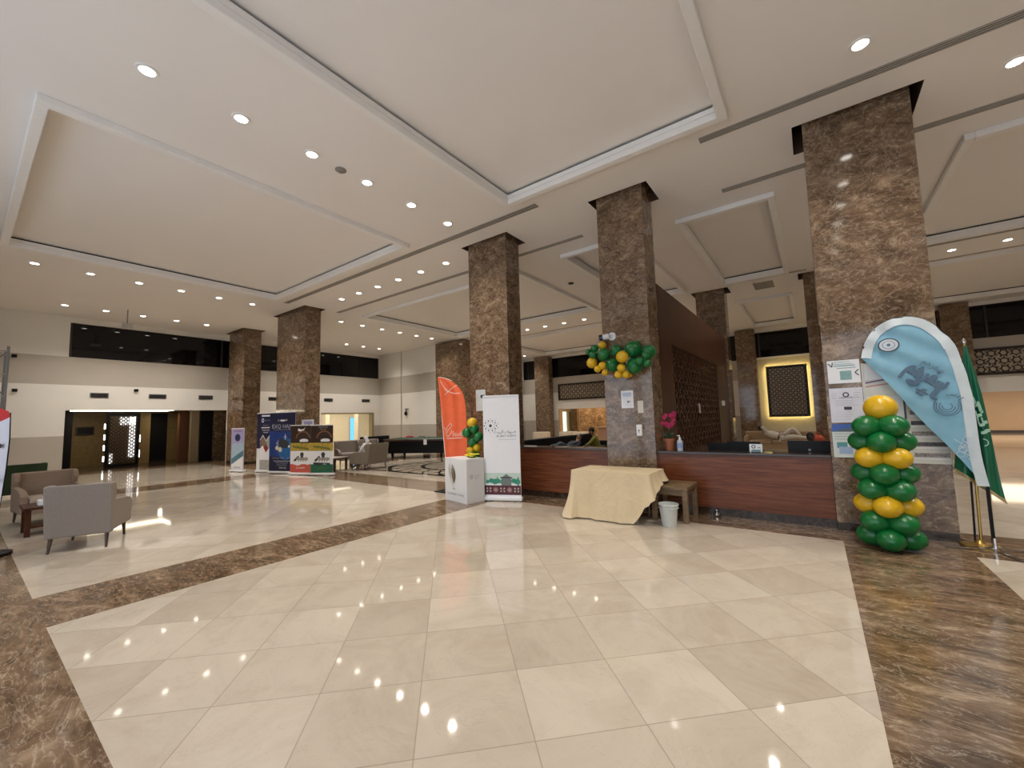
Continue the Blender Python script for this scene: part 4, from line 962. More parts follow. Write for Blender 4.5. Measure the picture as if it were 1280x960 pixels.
# cctv
t = thing('security_camera', 'white dome security camera above the balloon garland', 'security camera', (-2.87, Y0, 3.03))
b = MB(); b.lathe([(0, 0), (.075, 0), (.075, .03), (.04, .045), (0, .045)], (0, 0, 0), 20, 0, Matrix.Rotation(PI/2, 3, 'X')); b.tube([(0, -.04, 0), (-.03, -.08, 0)], .03, 12); b.build('mount', WHITEG, t, smooth=40)
b = MB(); b.tube([(-.04, -.09, -.005), (-.17, -.15, -.02)], .050, 16); scb = b.build('body', WHITEG, t, smooth=40)
b = MB(); b.tube([(-.13, -.138, -.016), (-.19, -.157, -.023)], .056, 16); b.build('lens', M('lens_dark', (.01, .008, .03), .1), scb)

# ------------------------------------------------------------------ table with cloth, bench, bucket
TX0, TX1, TY0, TY1, TZ = -3.24, -1.99, 5.98, 6.68, .735
t = thing('folding_table', 'folding table hidden under the cream cloth before the slim column', 'table', ((TX0+TX1)/2, (TY0+TY1)/2, 0))
b = MB(); b.box(-.61, .61, -.34, .34, TZ-.035, TZ-.006); b.build('tabletop', WHITEG, t)
for sx2 in (-1, 1):
    for s2 in (-1, 1): b = MB(); b.tube([(sx2*.40, s2*.26, 0), (sx2*.40, s2*.26, TZ-.035)], .014, 8); b.build('leg', GREY, t)
def cloth_table():
    b = MB(); cx, cyy = (TX0+TX1)/2, (TY0+TY1)/2; hx, hy = (TX1-TX0)/2, (TY1-TY0)/2
    n = 160; rings = []
    def per(t_):
        P = 4*(hx+hy); s = (t_ % 1)*P
        # front edge left->right, right edge, back, left
        if s < 2*hx: return (-hx+s, -hy, 0, -1)
        s -= 2*hx
        if s < 2*hy: return (hx, -hy+s, 1, 0)
        s -= 2*hy
        if s < 2*hx: return (hx-s, hy, 0, 1)
        s -= 2*hx; return (-hx, hy-s, -1, 0)
    Pm = 4*(hx+hy)
    def drop(t_):
        s = (t_ % 1)*Pm
        if s < 2*hx:      # front: long to the floor, cut up near the right corner
            f = s/(2*hx); return .722 if f < .80 else .722-.35*((f-.80)/.20)**1.3
        s -= 2*hx
        if s < 2*hy: f = s/(2*hy); return .20*(1-f)**3+.17
        s -= 2*hy
        if s < 2*hx: return .30+.38*(s/(2*hx))
        return .70
    for k in range(13):
        v = k/12; ring = []
        for i in range(n):
            t_ = i/n; x, y, nx, ny = per(t_)
            # smooth the normal round the corners
            x2, y2, nx2, ny2 = per(t_+.012); x1, y1, nx1, ny1 = per(t_-.012)
            ax, ay = nx+nx1+nx2, ny+ny1+ny2; L = math.hypot(ax, ay); ax /= L; ay /= L
            d = drop(t_)*v; s = t_*Pm
            fold = (.016*math.sin(s*17)+.012*math.sin(s*31+1)+.010*math.sin(s*9+2)+.02)*v**.8
            flare = .05*v*v
            if x < -hx+.08 and y < -hy+.12: flare += .11*v*v
            ring.append((cx+x+ax*(fold+flare+.006), cyy+y+ay*(fold+flare+.006), TZ+.004-d if v > 0 else TZ+.004))
        rings.append(ring)
    vs = [p for r in rings for p in r]; fs = []
    for k in range(12):
        for i in range(n): j = (i+1) % n; fs.append((k*n+i, (k+1)*n+i, (k+1)*n+j, k*n+j))
    vs.append((cx, cyy, TZ+.004)); c = len(vs)-1
    for i in range(n): fs.append((i, (i+1) % n, c))
    return b.add(vs, fs)
CLM = M('cream_cloth', (.64, .52, .335), .8, var=.05, scale=3)
_nt = CLM.node_tree; _b = _nt.nodes['Principled BSDF']; _bm = _nt.nodes.new('ShaderNodeBump'); _bm.inputs['Strength'].default_value = .55; _bm.inputs['Distance'].default_value = .03
_nt.links.new(noise(_nt, coords(_nt), 5, 4, .6, 1.5), _bm.inputs['Height']); _nt.links.new(_bm.outputs[0], _b.inputs['Normal'])
tag(cloth_table().build('tablecloth', CLM, smooth=70), 'creased cream tablecloth draped over the table before the slim column', 'tablecloth')
t = thing('wooden_bench', 'small wooden bench stool right of the cloth-covered table', 'bench', (-1.84, 6.70, 0))
b = MB(); b.box(-.27, .27, -.33, .33, .47, .52); b.build('seat', W_BEN, t, bevel=.006)
for sx2 in (-1, 1):
    for s2 in (-1, 1): b = MB(); b.box(sx2*.225-.035, sx2*.225+.035, s2*.29-.035, s2*.29+.035, 0, .47); b.build('leg', W_BEN, t, bevel=.004)
b = MB()
for s2 in (-1, 1): b.box(-.19, .19, s2*.29-.012, s2*.29+.012, .39, .47)
for sx2 in (-1, 1): b.box(sx2*.225-.012, sx2*.225+.012, -.255, .255, .39, .47)
b.build('apron', W_BEN, t)
t = thing('waste_bin', 'white plastic bucket bin on the floor before the bench', 'bin', (-1.79, 6.16, 0))
b = MB(); b.lathe([(0, .004), (.092, 0), (.098, .01), (.128, .29), (.140, .295), (.140, .315), (.128, .318), (.122, .29), (.09, .02), (0, .02)], n=32); b.build('body', M('bin_plastic', (.55, .57, .55), .45), t, smooth=40)
b = MB(); b.tube([(.135*math.cos(a), .135*math.sin(a), .26) for a in [i*2*PI/24 for i in range(25)]], .006, 6); b.build('band', MATS['bin_plastic'], t)
t = thing('floor_socket', 'small bright metal fitting on the skirting right of the bench', 'fitting', (-1.33, 7.09, .02)); b = MB(); b.lathe([(0, 0), (.05, 0), (.05, .03), (.02, .05), (0, .05)], n=16); b.ell((0, 0, .07), (.02, .02, .02)); b.build('body', CHROME, t, smooth=40)

# ------------------------------------------------------------------ items on the counter
t = thing('potted_orchid', 'magenta flower in a terracotta pot at the left end of the right counter', 'potted plant', (-2.04, 7.28, .98))
b = MB(); b.lathe([(0, 0), (.062, 0), (.082, .16), (.092, .16), (.092, .20), (.08, .20), (.075, .17), (0, .16)], n=24); b.build('pot', M('terracotta', (.33, .11, .05), .6), t, smooth=35)
b = MB()
for i in range(7): a = i*.9; b.tube([(0, 0, .16), (.05*math.cos(a), .05*math.sin(a), .26), (.11*math.cos(a), .09*math.sin(a), .27+.03*(i % 3))], [.012, .016, .003], 6)
b.tube([(0, 0, .16), (.0, 0, .4), (-.02, -.02, .58)], .005, 6); b.tube([(0, 0, .16), (.03, 0, .4), (.06, 0, .6)], .005, 6); b.build('leaves', M('dark_leaf', (.02, .05, .02), .5), t)
for i in range(16):
    b = MB(); c = Vector((random.uniform(-.09, .10), random.uniform(-.06, .06), random.uniform(.40, .64)))
    for q in range(5): a = q*2*PI/5+i; b.ell(c+Vector((.022*math.cos(a), 0, .022*math.sin(a))), (.022, .007, .015), Matrix.Rotation(-a, 3, 'Y'), 8, 6)
    b.build('blossom', M('magenta_petal', (.42, .012, .09), .5), t, smooth=60)
t = thing('sanitizer_bottle', 'clear pump bottle with a blue label on the right counter', 'bottle', (-1.85, 7.22, .98))
b = MB(); b.lathe([(0, 0), (.042, 0), (.046, .01), (.046, .16), (.02, .19), (.016, .20), (0, .20)], n=20); b.build('bottle', M('clear_plastic', (.55, .60, .66), .15), t, smooth=40)
b = MB(); b.lathe([(.0475, .05), (.0475, .13)], n=20, cap=False); b.build('label', M('blue_label', (.25, .35, .62), .4), t)
b = MB(); b.lathe([(.018, .19), (.018, .22), (.007, .225), (.007, .26), (0, .26)], n=14); b.tube([(0, 0, .255), (-.04, -.01, .25)], .008, 8); b.build('pump', WHITEG, t)
t = thing('display_card', 'small white card with black rings standing on the right counter', 'card', (-.76, 7.27, .98))
b = MB(); b.box(-.085, .085, -.004, .004, 0, .125); b.ring(-.03, .085, .028, .012, -.006, 1); b.ring(.045, .06, .018, .008, -.006, 1, 0, PI); b.rect(-.06, .06, .012, .04, -.006, 2); b.rect(-.085, .085, 0, .008, -.0065, 2); b.build('card', [WHITE, INK, M('teal_grey_ink', (.15, .28, .28), .5)], t)
b = MB(); b.box(-.06, .06, -.03, .04, 0, .008); b.build('base', BLACK, t)
def monitor(x, y, z, w, h, rz, label):
    t = thing('monitor', label, 'monitor', (x, y, z+.001), rz)
    b = MB(); b.box(-w/2, w/2, 0, .03, .10, .10+h); b.build('screen', BLACK, t, bevel=.006)
    b = MB(); b.box(-.03, .03, .03, .06, .02, .2); b.build('neck', BLACK, t); b = MB(); b.lathe([(0, 0), (.12, 0), (.12, .012), (0, .02)], (0, .04, 0), 20); b.build('foot', BLACK, t)
    b = MB(); b.disc(0, .10+h*.55, .018, -.001, 0); b.build('badge', GREY, t)
monitor(-.10, 7.64, .74, .54, .30, PI, 'black flat monitor seen from behind at the right end of the right counter')
for o in [x for x in bpy.data.objects if x.name.startswith('badge')]: o.location = (0, .034, 0)
monitor(-.98, 7.75, .74, .50, .27, PI*.93, 'low black monitor left of the small white card')
monitor(-1.32, 7.85, .74, .44, .24, PI*.95, 'black monitor nearest the sanitizer bottle behind the right counter')
t = thing('desk_printer', 'black office printer on the desk behind the right counter', 'printer', (-1.72, 7.75, .74)) if False else None
t = thing('paper_stack', 'small stack of cream papers behind the right counter', 'papers', (-.56, 7.66, .742)); b = MB()
for i in range(6): b.obox((0, 0, .02+.035*i), (.30, .22, .03), Matrix.Rotation(.1*(i % 3), 3, 'Z'))
b.build('sheets', M('manila', (.50, .42, .25), .6), t)

# ------------------------------------------------------------------ furniture
FAB1 = M('taupe_upholstery', (.235, .20, .175), .85, var=.05, scale=40); FAB2 = M('brown_beige_upholstery', (.24, .17, .12), .85, var=.06, scale=40)
FAB3 = M('dark_green_upholstery', (.022, .05, .018), .85); FAB4 = M('greige_upholstery', (.16, .135, .10), .85); LEA = M('black_leather', (.005, .005, .007), .55, spec=.2)
def wing_chair(loc, rz, label, w=.66, d=.74, h=.90, mat=FAB1, seatmat=None, group=None, leg=W_SOFA):
    """faces local +Y, back towards -Y"""
    t = thing('armchair', label, 'armchair', loc, rz, group); h0 = .17; hw = w/2
    prof = [(-hw, h0+.02), (-hw, h-.02), (-hw+.03, h), (hw-.03, h), (hw, h-.02), (hw, h0+.02)]
    b = MB(); n = len(prof)
    back0 = [(x, -.0 - .10*(z-h0)/(h-h0), z) for x, z in prof]; back1 = [(x*.98, y+.11, z-.01) for x, y, z in back0]
    b.add(back0+back1, [tuple(reversed(range(n))), tuple(range(n, 2*n))]+[(i, (i+1) % n, (i+1) % n+n, i+n) for i in range(n)])
    b.build('backrest', mat, t, bevel=.02)
    for s in (-1, 1):
        pr = [(-.10, h-.005), (.06, h-.0), (.13, h-.05), (.15, h-.14), (.10, .62), (.52, .60), (d-.10, .56), (d-.02, .50), (d-.07, h0+.04), (0, h0+.04)]
        x0, x1 = (s*hw, s*(hw-.075)); m = len(pr); A = [(x0+s*(.02 if z < .65 and y > .3 else 0), y, z) for y, z in pr]; B = [(x1, y, z) for y, z in pr]
        b = MB(); fs = [tuple(range(m)), tuple(reversed(range(m, 2*m)))]+[(i, i+m, (i+1) % m+m, (i+1) % m) for i in range(m)]; b.add(A+B, fs if s > 0 else [tuple(reversed(f)) for f in fs])
        b.build('arm', mat, t, bevel=.018)
    b = MB(); b.box(-hw+.075, hw-.075, .05, d-.05, h0+.02, .33); b.build('seat_frame', mat, t, bevel=.015)
    b = MB(); b.box(-hw+.085, hw-.085, .10, d-.03, .33, .46); b.build('seat_cushion', seatmat or mat, t, bevel=.035)
    for s in (-1, 1):
        for y, dy in ((.04, -.04), (d-.10, .02)): b = MB(); b.tube([(s*(hw-.06), y, h0+.05), (s*(hw-.05), y+dy, 0)], [.026, .014], 8); b.build('leg', leg, t, smooth=40)
    return t
# nearest chair: back corners (-8.14,.80) and (-7.90,1.34), facing away from the hall
rzA = math.atan2(1.34-.80, .24)    # direction of local +X along the back
wing_chair((-8.02, 1.06, 0), rzA, 'taupe wing armchair nearest the camera, seen from behind', .66, .84, .88, FAB1)
wing_chair((-11.55, 1.06, 0), -PI/2+.1, 'brown beige armchair facing the nearest armchair across the dark table', .80, .78, .86, FAB2, M('pale_seat', (.34, .28, .22), .8))
wing_chair((-14.6, .98, 0), PI/2+.1, 'dark green armchair behind the brown beige one', .74, .8, .86, FAB3, leg=W_SOFA)
t = thing('coffee_table', 'low dark wooden table between the two armchairs on the left', 'table', (-10.0, 1.0, 0))
b = MB(); b.box(-.32, .32, -.32, .32, .40, .44); b.build('tabletop', W_DRK, t, bevel=.008)
for sx2 in (-1, 1):
    for s2 in (-1, 1): b = MB(); b.box(sx2*.26-.03, sx2*.26+.03, s2*.26-.03, s2*.26+.03, 0, .40); b.build('leg', W_DRK, t)
b = MB(); b.box(-.26, .26, -.26, .26, .12, .15); b.build('shelf', W_DRK, t)
t = thing('tissue_box', 'white tissue box low beside the flag at the left picture edge', 'tissue box', (-9.9, .9, .44)); b = MB(); b.box(-.11, .11, -.06, .06, 0, .08); b.build('box', WHITEG, t, bevel=.006); b = MB(); b.add([(-.04, 0, .08), (.04, 0, .08), (.0, .03, .14), (.02, -.02, .13)], [(0, 1, 3, 2)]); b.build('tissue', WHITE, t)

wing_chair((-12.1, 8.62, 0), PI/2+.25, 'greige armchair in the lounge with a person in white sitting in it', .98, .78, .88, FAB4)
wing_chair((-14.75, 9.1, 0), -PI/2-.3, 'greige armchair half hidden behind the rightmost banner', .9, .8, .9, FAB1)
wing_chair((-15.3, 10.4, 0), -PI/2-.2, 'taupe armchair behind the small lounge table', .9, .8, .88, FAB1)
t = thing('lounge_sofa', 'dark grey sofa at the cafe end of the lounge', 'sofa', (-18.4, 13.2, 0), -PI/2+.1)
b = MB(); b.box(-.9, .9, -.4, -.18, .12, .85); b.build('backrest', LEA, t, bevel=.04)
for s in (-1, 1): b = MB(); b.box(s*.9-.09, s*.9+.09, -.4, .4, .12, .62); b.build('arm', LEA, t, bevel=.03)
b = MB(); b.box(-.81, .81, -.18, .4, .12, .44); b.build('seat', LEA, t, bevel=.03)
for a in (-1, 1):
    for c in (-1, 1): b = MB(); b.box(a*.8-.03, a*.8+.03, c*.3-.03, c*.3+.03, 0, .12); b.build('leg', W_SOFA, t)
def side_table(loc, label, s=.34, h=.42, name='side_table'):
    t = thing(name, label, 'table', loc, .2); b = MB(); b.box(-s, s, -s, s, h-.05, h); b.build('tabletop', W_SOFA, t, bevel=.008); b = MB(); b.box(-s, s, -s, s, h, h+.012); b.build('stone_inset', M('pale_stone', (.38, .33, .28), .3), t)
    for a in (-1, 1):
        for c in (-1, 1): b = MB(); b.box(a*s*.8-.03, a*s*.8+.03, c*s*.8-.03, c*s*.8+.03, 0, h-.05); b.build('leg', W_SOFA, t)
side_table((-13.3, 7.75, 0), 'dark side table with a pale top just right of the green-footed banner')
side_table((-13.42, 8.75, 0), 'low dark table before the seated person in white', .22, .40)
t = thing('menu_stand', 'black rectangular frame standing on the lounge table beside the banners', 'frame', (-13.95, 7.9, .0), .3)
b = MB(); b.box(-.15, .15, -.15, .15, 0, .02); b.tube([(0, 0, .02), (0, 0, 1.1)], .015, 8); b.build('stand', BLACK, t)
b = MB(); b.box(-.17, -.13, -.02, .02, 1.0, 1.48); b.box(.13, .17, -.02, .02, 1.0, 1.48); b.box(-.13, .13, -.02, .02, 1.0, 1.04); b.box(-.13, .13, -.02, .02, 1.44, 1.48); b.build('frame', BLACK, t); b = MB(); b.box(-.13, .13, -.004, .004, 1.04, 1.44); b.build('panel', M('menu_photo', (.40, .36, .24), .4, var=.4, scale=20), t)

# pool table
t = thing('pool_table', 'black pool table with a green top in the lounge before the pale end wall', 'pool table', (-14.15, 12.4, 0), .44)
L2, W2 = 1.42, .80
b = MB(); b.box(-L2+.10, L2-.10, -W2+.10, W2-.10, .78, .80); b.build('cloth', M('pool_cloth', (.03, .13, .09), .9), t)
b = MB(); b.box(-L2, L2, -W2, -W2+.11, .74, .83); b.box(-L2, L2, W2-.11, W2, .74, .83); b.box(-L2, -L2+.11, -W2+.11, W2-.11, .74, .83); b.box(L2-.11, L2, -W2+.11, W2-.11, .74, .83); b.build('rail', W_SOFA, t, bevel=.012)
b = MB(); b.box(-L2, L2, -W2-.006, -W2, .805, .835); b.box(-L2-.006, -L2, -W2, W2, .805, .835); b.box(L2, L2+.006, -W2, W2, .805, .835); b.build('metal_edge', CHROME, t)
b = MB(); b.box(-L2+.03, L2-.03, -W2+.03, W2-.03, .60, .74); b.box(-L2+.16, L2-.16, -W2+.07, W2-.07, .22, .60); b.build('cabinet', LEA, t, bevel=.01)
for a in (-1, 1):
    for c in (-1, 1): b = MB(); b.tube([(a*(L2-.3), c*(W2-.22), .32), (a*(L2-.3), c*(W2-.22), 0)], [.07, .045], 12); b.build('leg', LEA, t)
for a in (-1, 0, 1):
    for c in (-1, 1): b = MB(); b.lathe([(.0, .832), (.05, .832), (.055, .838), (.03, .838)], (a*(L2-.06), c*(W2-.05), 0), 14); b.build('pocket', BLACK, t)
b = MB(); b.box(.42, .56, -W2-.009, -W2-.003, .58, .80); b.build('notice_sheet', WHITE, t)
t = thing('wall_ornament', 'small dark hanging ornament on the pale end wall over the pool table', 'ornament', (-18.72, 15.28, 2.05))
b = MB(); b.box(-.14, .16, -.03, 0, .20, .26); b.tube([(0, -.02, .2), (0, -.02, .05)], .01, 6); b.build('bracket', GREY, t); b = MB(); b.ell((0, -.06, -.02), (.11, .06, .12)); b.tube([(0, -.06, .1), (.05, -.06, .22)], .02, 8); b.build('body', BLACK, t, smooth=50)
for x, c, l in ((-17.9, M('crimson_fabric', (.30, .02, .04), .8), 'crimson bundle on the bench beyond the pool table'), (-16.9, M('grey_green_fabric', (.09, .12, .09), .8), 'grey green bundle on the bench beyond the pool table')):
    t = thing('cloth_bundle', l, 'bundle', (x, 14.75, .46)); b = MB(); b.ell((0, 0, .16), (.30, .16, .18)); b.ell((.18, 0, .22), (.16, .12, .12)); b.build('cloth', c, t, smooth=60); b = MB(); b.tube([(-.2, -.14, .1), (0, -.18, .2), (.2, -.14, .1)], .015, 6); b.build('tie', BLACK, t)
t = thing('wall_bench', 'low dark bench against the pale end wall', 'bench', (-17.5, 14.75, 0)); b = MB(); b.box(-1.1, 1.1, -.22, .22, .40, .46); b.build('seat', W_SOFA, t)
for a in (-1, 1): b = MB(); b.box(a*1.0-.04, a*1.0+.04, -.2, .2, 0, .40); b.build('leg', W_SOFA, t)

# scaffold at the left edge
t = thing('scaffold_tower', 'thin metal scaffold tower at the left picture edge', 'scaffold', (-13.2, .35, 0))
for x, y in ((-.35, .22), (.35, .22), (-.35, -.5), (.35, -.5)): b = MB(); b.tube([(x, y, 0), (x, y, 3.3)], .022, 8); b.build('upright', GREY, t)
b = MB()
for z in (.5, 1.1, 1.7, 2.3, 2.75, 3.2):
    for y in (.22, -.5): b.tube([(-.35, y, z), (.35, y, z)], .015, 6)
    for x in (-.35, .35): b.tube([(x, -.5, z), (x, .22, z)], .015, 6)
b.build('rungs', M('galvanised', (.42, .41, .38), .4, metal=.6), t)
b = MB(); b.tube([(.35, -.5, 2.3), (.35, .22, 3.2)], .012, 6); b.tube([(.35, .22, 2.3), (.35, -.5, 3.2)], .012, 6); b.build('brace', GREY, t)

# black seating in the reception bay
def long_sofa(loc, rz, w, label, mat, h=.88, d=.85, back=.22, name='lounge_sofa', cush=3):
    t = thing(name, label, 'sofa', loc, rz)
    b = MB(); b.box(-w/2, w/2, -d/2, -d/2+back, .1, h); b.build('backrest', mat, t, bevel=.04)
    for s in (-1, 1): b = MB(); b.box(s*w/2-(.16 if s > 0 else 0), s*w/2+(.16 if s < 0 else 0), -d/2+back, d/2, .1, .62); b.build('arm', mat, t, bevel=.035)
    b = MB(); b.box(-w/2+.16, w/2-.16, -d/2+back, d/2, .1, .30); b.build('seat_frame', mat, t)
    cw = (w-.34)/cush
    for i in range(cush): b = MB(); x = -w/2+.17+cw*i; b.box(x+.005, x+cw-.005, -d/2+back, d/2+.01, .30, .44); b.build('seat_cushion', mat, t, bevel=.03)
    b = MB()
    for s in (-1, 1):
        for q in (-1, 1): b.box(s*(w/2-.1)-.03, s*(w/2-.1)+.03, q*(d/2-.08)-.03, q*(d/2-.08)+.03, 0, .1)
    b.build('leg', W_SOFA, t); return t
long_sofa((-7.1, 12.7, 0), -PI/2, 5.6, 'long black leather sofa behind the left counter', LEA, .90, cush=6)
BEI = M('beige_leather', (.36, .25, .15), .6)
long_sofa((-1.05, 19.6, 0), PI, 2.7, 'beige sofa under the glowing lattice panel with a person lying on it', BEI, .78)
long_sofa((-1.9, 12.6, 0), 0, 1.0, 'black armchair seen over the right counter near the partition', LEA, .85, cush=1) if False else None

# ------------------------------------------------------------------ people
def skin_mesh(name, pts, edges, mat, parent, sub=1):
    me = bpy.data.meshes.new(name); me.from_pydata([p[0] for p in pts], edges, []); o = bpy.data.objects.new(name, me); COL.objects.link(o); o.parent = parent
    me.materials.append(mat); md = o.modifiers.new('skin', 'SKIN'); md.use_smooth_shade = True
    for i, p in enumerate(pts):
        sv = me.skin_vertices[0].data[i]; r = p[1]; sv.radius = (r, r) if not isinstance(r, tuple) else r; sv.use_root = (i == 0)
    s = o.modifiers.new('sub', 'SUBSURF'); s.levels = sub; s.render_levels = sub
    return o
def person(loc, rz, label, J, top, bottom, hair, skin=(.28, .15, .09), cover=None, k=1.0):
    """J: joints in local space: pelvis, chest, neck, head, shL, elL, haL, shR, elR, haR, hipL, knL, anL, toL, hipR, knR, anR, toR"""
    t = thing('person', label, 'person', loc, rz); t.scale = (k, k, k); V = {k: Vector(v) for k, v in J.items()}
    SK = M('skin_%.2f' % skin[0], skin, .55); ord_ = ['pelvis', 'chest', 'neck', 'head']; r = dict(pelvis=.12, chest=.13, neck=.05, head=.085)
    pts = [(V[k], r[k]) for k in ord_]; edges = [(0, 1), (1, 2), (2, 3)]
    for s in 'LR':
        b0 = len(pts); pts += [(V['sh'+s], .055), (V['el'+s], .040), (V['ha'+s], .026), (V['ha'+s]+(V['ha'+s]-V['el'+s]).normalized()*.09, (.038, .016))]; edges += [(1, b0), (b0, b0+1), (b0+1, b0+2), (b0+2, b0+3)]
        b0 = len(pts); pts += [(V['hip'+s], .085), (V['kn'+s], .058), (V['an'+s], .036), (V['to'+s], .035)]; edges += [(0, b0), (b0, b0+1), (b0+1, b0+2), (b0+2, b0+3)]
    skin_mesh('body', pts, edges, SK, t)
    # head shape with nose and ears
    hd = V['head']; nk = V['neck']; up = (hd-nk).normalized(); fw = Vector(J.get('face', (0, 1, 0))).normalized(); fw = (fw-up*fw.dot(up)).normalized(); rt = fw.cross(up)
    hm = Matrix((rt, fw, up)).transposed(); b = MB(); c = hd+up*.05
    b.ell(c, (.076, .096, .115), hm, 18, 12); b.ell(c+fw*.095-up*.015, (.012, .016, .022), hm, 8, 6); b.ell(c+rt*.077, (.010, .018, .028), hm, 8, 6); b.ell(c-rt*.077, (.010, .018, .028), hm, 8, 6); b.ell(c+fw*.082-up*.06, (.026, .010, .008), hm, 8, 6)
    b.build('head', SK, t, smooth=60)
    b = MB(); b.ell(c+rt*.03+fw*.088+up*.012, (.011, .007, .007), hm, 8, 6); b.ell(c-rt*.03+fw*.088+up*.012, (.011, .007, .007), hm, 8, 6); b.build('eyes', INK, t)
    b = MB(); b.ell(c-fw*.018+up*.028, (.086, .098, .105), hm, 18, 12) ; b.build('hair', hair if not cover else cover, t, smooth=60)
    if cover: b = MB(); b.ell(c-fw*.04-up*.11, (.105, .075, .13), hm, 14, 10); b.build('headcloth_tail', cover, t, smooth=60)
    for s in 'LR':      # fingers
        h = V['ha'+s]+(V['ha'+s]-V['el'+s]).normalized()*.09; d = (V['ha'+s]-V['el'+s]).normalized(); q = d.cross(Vector((0, 0, 1)))
        if q.length < .1: q = Vector((1, 0, 0))
        q.normalize(); b = MB()
        for i in range(4): a = h+q*(-.027+.018*i); L = (.06, .075, .07, .055)[i]; b.tube([a-d*.02, a+d*L*.5-Vector((0, 0, .004)), a+d*L-Vector((0, 0, .02))], [.009, .008, .006], 6)
        b.tube([h-d*.06+q*.03, h-d*.02+q*.055, h+d*.01+q*.06], [.011, .009, .007], 6); b.build('fingers', SK, t, smooth=60)
    pts = [(V['pelvis'], .155), (V['chest'], .165), (V['neck']-up*.02, .075)]; edges = [(0, 1), (1, 2)]
    for s in 'LR': b0 = len(pts); pts += [(V['sh'+s], .078), (V['el'+s], .060), (V['el'+s].lerp(V['ha'+s], .85), .045)]; edges += [(1, b0), (b0, b0+1), (b0+1, b0+2)]
    skin_mesh('shirt', pts, edges, top, t)
    pts = [(V['pelvis']-Vector((0, 0, .0)), .158)]; edges = []
    for s in 'LR': b0 = len(pts); pts += [(V['hip'+s], .105), (V['kn'+s], .080), (V['an'+s]+(V['kn'+s]-V['an'+s])*.08, .058)]; edges += [(0, b0), (b0, b0+1), (b0+1, b0+2)]
    skin_mesh('trousers', pts, edges, bottom, t)
    for s in 'LR': b = MB(); a, c2 = V['an'+s], V['to'+s]; b.tube([a-(c2-a)*.35, a, c2, c2+(c2-a)*.35], [.035, .046, .042, .022], 10); b.build('shoe', W_SOFA, t, smooth=60)
    return t
HAIR = M('black_hair', (.008, .007, .006), .7)
SIT = dict(pelvis=(0, 0, .55), chest=(0, -.04, .92), neck=(0, -.02, 1.12), head=(0, .02, 1.22), shL=(-.19, -.03, 1.04), elL=(-.25, .08, .78), haL=(-.16, .30, .68), shR=(.19, -.03, 1.04), elR=(.25, .08, .78), haR=(.16, .30, .68),
           hipL=(-.10, .05, .55), knL=(-.14, .46, .56), anL=(-.14, .50, .12), toL=(-.15, .64, .05), hipR=(.10, .05, .55), knR=(.14, .46, .56), anR=(.14, .50, .12), toR=(.15, .64, .05), face=(0, 1, 0))
def lower(J, dz): return {k: (v if k == 'face' else (v[0], v[1], v[2]+dz)) for k, v in J.items()}
OLIVE = M('olive_shirt', (.20, .19, .03), .8); JEANS = M('slate_trousers', (.045, .065, .085), .8); DARKS = M('dark_shirt', (.012, .015, .03), .8); OFFW = M('offwhite_cloth', (.62, .58, .52), .8); WHC = M('white_cloth', (.68, .68, .70), .8)
J1 = dict(SIT); J1.update(chest=(0, .06, .88), neck=(0, .12, 1.07), head=(0, .16, 1.16), shL=(-.19, .07, 1.0), shR=(.19, .07, 1.0), elL=(-.24, .26, .80), elR=(.24, .26, .80), haL=(-.10, .44, .72), haR=(.10, .44, .72))
person((-5.75, 12.45, -.10), PI*.62, 'person in an olive shirt with short black hair sitting on the black sofa', lower(J1, 0), OLIVE, DARKS, HAIR)
J2 = dict(pelvis=(0, 0, .52), chest=(0, -.30, .66), neck=(0, -.48, .78), head=(0, -.54, .86), shL=(-.18, -.38, .72), elL=(-.24, -.14, .62), haL=(-.12, .06, .66), shR=(.18, -.38, .72), elR=(.24, -.14, .62), haR=(.12, .06, .66),
          hipL=(-.10, .08, .52), knL=(-.12, .48, .78), anL=(-.12, .86, .58), toL=(-.12, .95, .66), hipR=(.10, .08, .52), knR=(.12, .50, .70), anR=(.12, .92, .52), toR=(.12, 1.02, .60), face=(0, .6, .6))
person((-6.35, 11.55, .02), PI*.93, 'person reclining on the black sofa with slate trousers and bent knees', J2, DARKS, JEANS, HAIR)
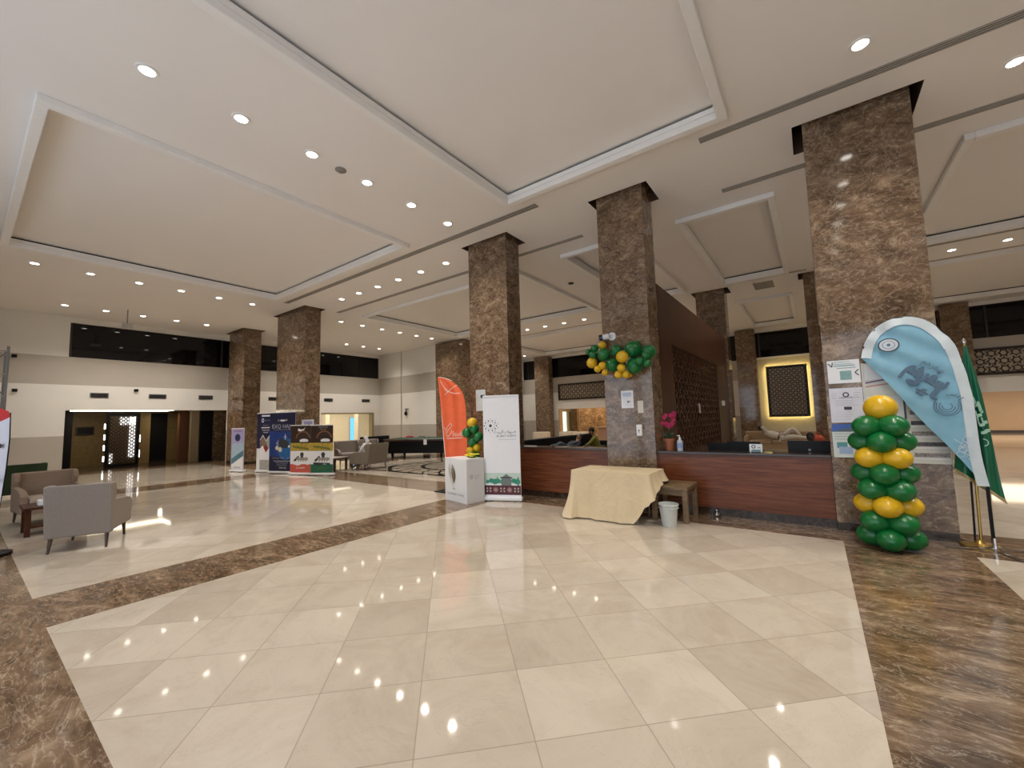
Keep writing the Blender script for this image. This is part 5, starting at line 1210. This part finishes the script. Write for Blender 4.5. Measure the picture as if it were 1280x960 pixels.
J3 = dict(pelvis=(0, 0, .60), chest=(0, -.34, .70), neck=(0, -.54, .82), head=(0, -.60, .90), shL=(-.18, -.42, .72), elL=(-.28, -.30, .56), haL=(-.30, -.05, .52), shR=(.18, -.42, .76), elR=(.24, -.55, .98), haR=(.12, -.62, .98),
          hipL=(-.10, .08, .60), knL=(-.12, .40, .94), anL=(-.12, .70, .58), toL=(-.12, .82, .58), hipR=(.10, .08, .58), knR=(.12, .50, .62), anR=(.12, .90, .56), toR=(.12, 1.0, .60), face=(0, .3, .8))
person((-1.15, 19.35, -.02), -PI/2, 'person in off-white clothes lying back on the beige sofa with one knee up', J3, OFFW, OFFW, HAIR, (.22, .11, .07))
person((-12.62, 8.55, .0), PI/2+.25, 'person in white robe and headscarf sitting in the greige lounge armchair', SIT, WHC, WHC, HAIR, (.25, .13, .08), WHC, .8)
J4 = lower(SIT, -.02)
person((-.12, 12.5, -.32), PI*.95, 'person whose black-haired head alone shows just above the right monitor', J4, M('maroon_top', (.03, .008, .010), .8), DARKS, HAIR, (.05, .03, .02))
t = thing('round_bag', 'round orange red bag right of the dark-haired head behind the right monitor', 'bag', (.02, 14.2, .66)); b = MB(); b.ell((0, 0, .13), (.16, .12, .13)); b.tube([(-.08, 0, .24), (0, 0, .33), (.08, 0, .24)], .012, 8); b.build('bag', M('orange_red', (.50, .07, .03), .5), t, smooth=60)
b = MB(); b.lathe([(.0, -.66), (.2, -.66), (.2, -.63), (.03, -.60), (.03, -.03), (.2, -.02), (.2, 0), (0, 0)], n=20); b.build('pedestal', LEA, t)
# tables and chairs of the restaurant far behind
for i, (x, y) in enumerate(((-13.0, 20.5), (-11.6, 21.2), (-10.4, 20.6))):
    t = thing('dining_table', ['round cloth table nearest the far slim column', 'second cloth table before the restaurant opening', 'cloth table before the amber marble wall'][i], 'table', (x, y, 0))
    b = MB(); b.lathe([(.0, .74), (.5, .74), (.52, .70), (.53, .3)], n=28); b.build('tablecloth_top', M('cream_linen', (.58, .48, .36), .8), t, smooth=40); b = MB(); b.lathe([(0, 0), (.22, 0), (.2, .03), (.03, .05), (.03, .72), (0, .72)], n=16); b.build('pedestal', W_SOFA, t)
b = MB(); b.box(-9.9, -7.6, 21.6, 22.1, .0, .92); b.box(-10, -7.5, 21.5, 22.2, .92, .97)
tag(b.build('buffet_counter', M('buffet_peach', (.42, .25, .16), .5), bevel=.01), 'long peach buffet counter before the amber marble wall', 'counter')
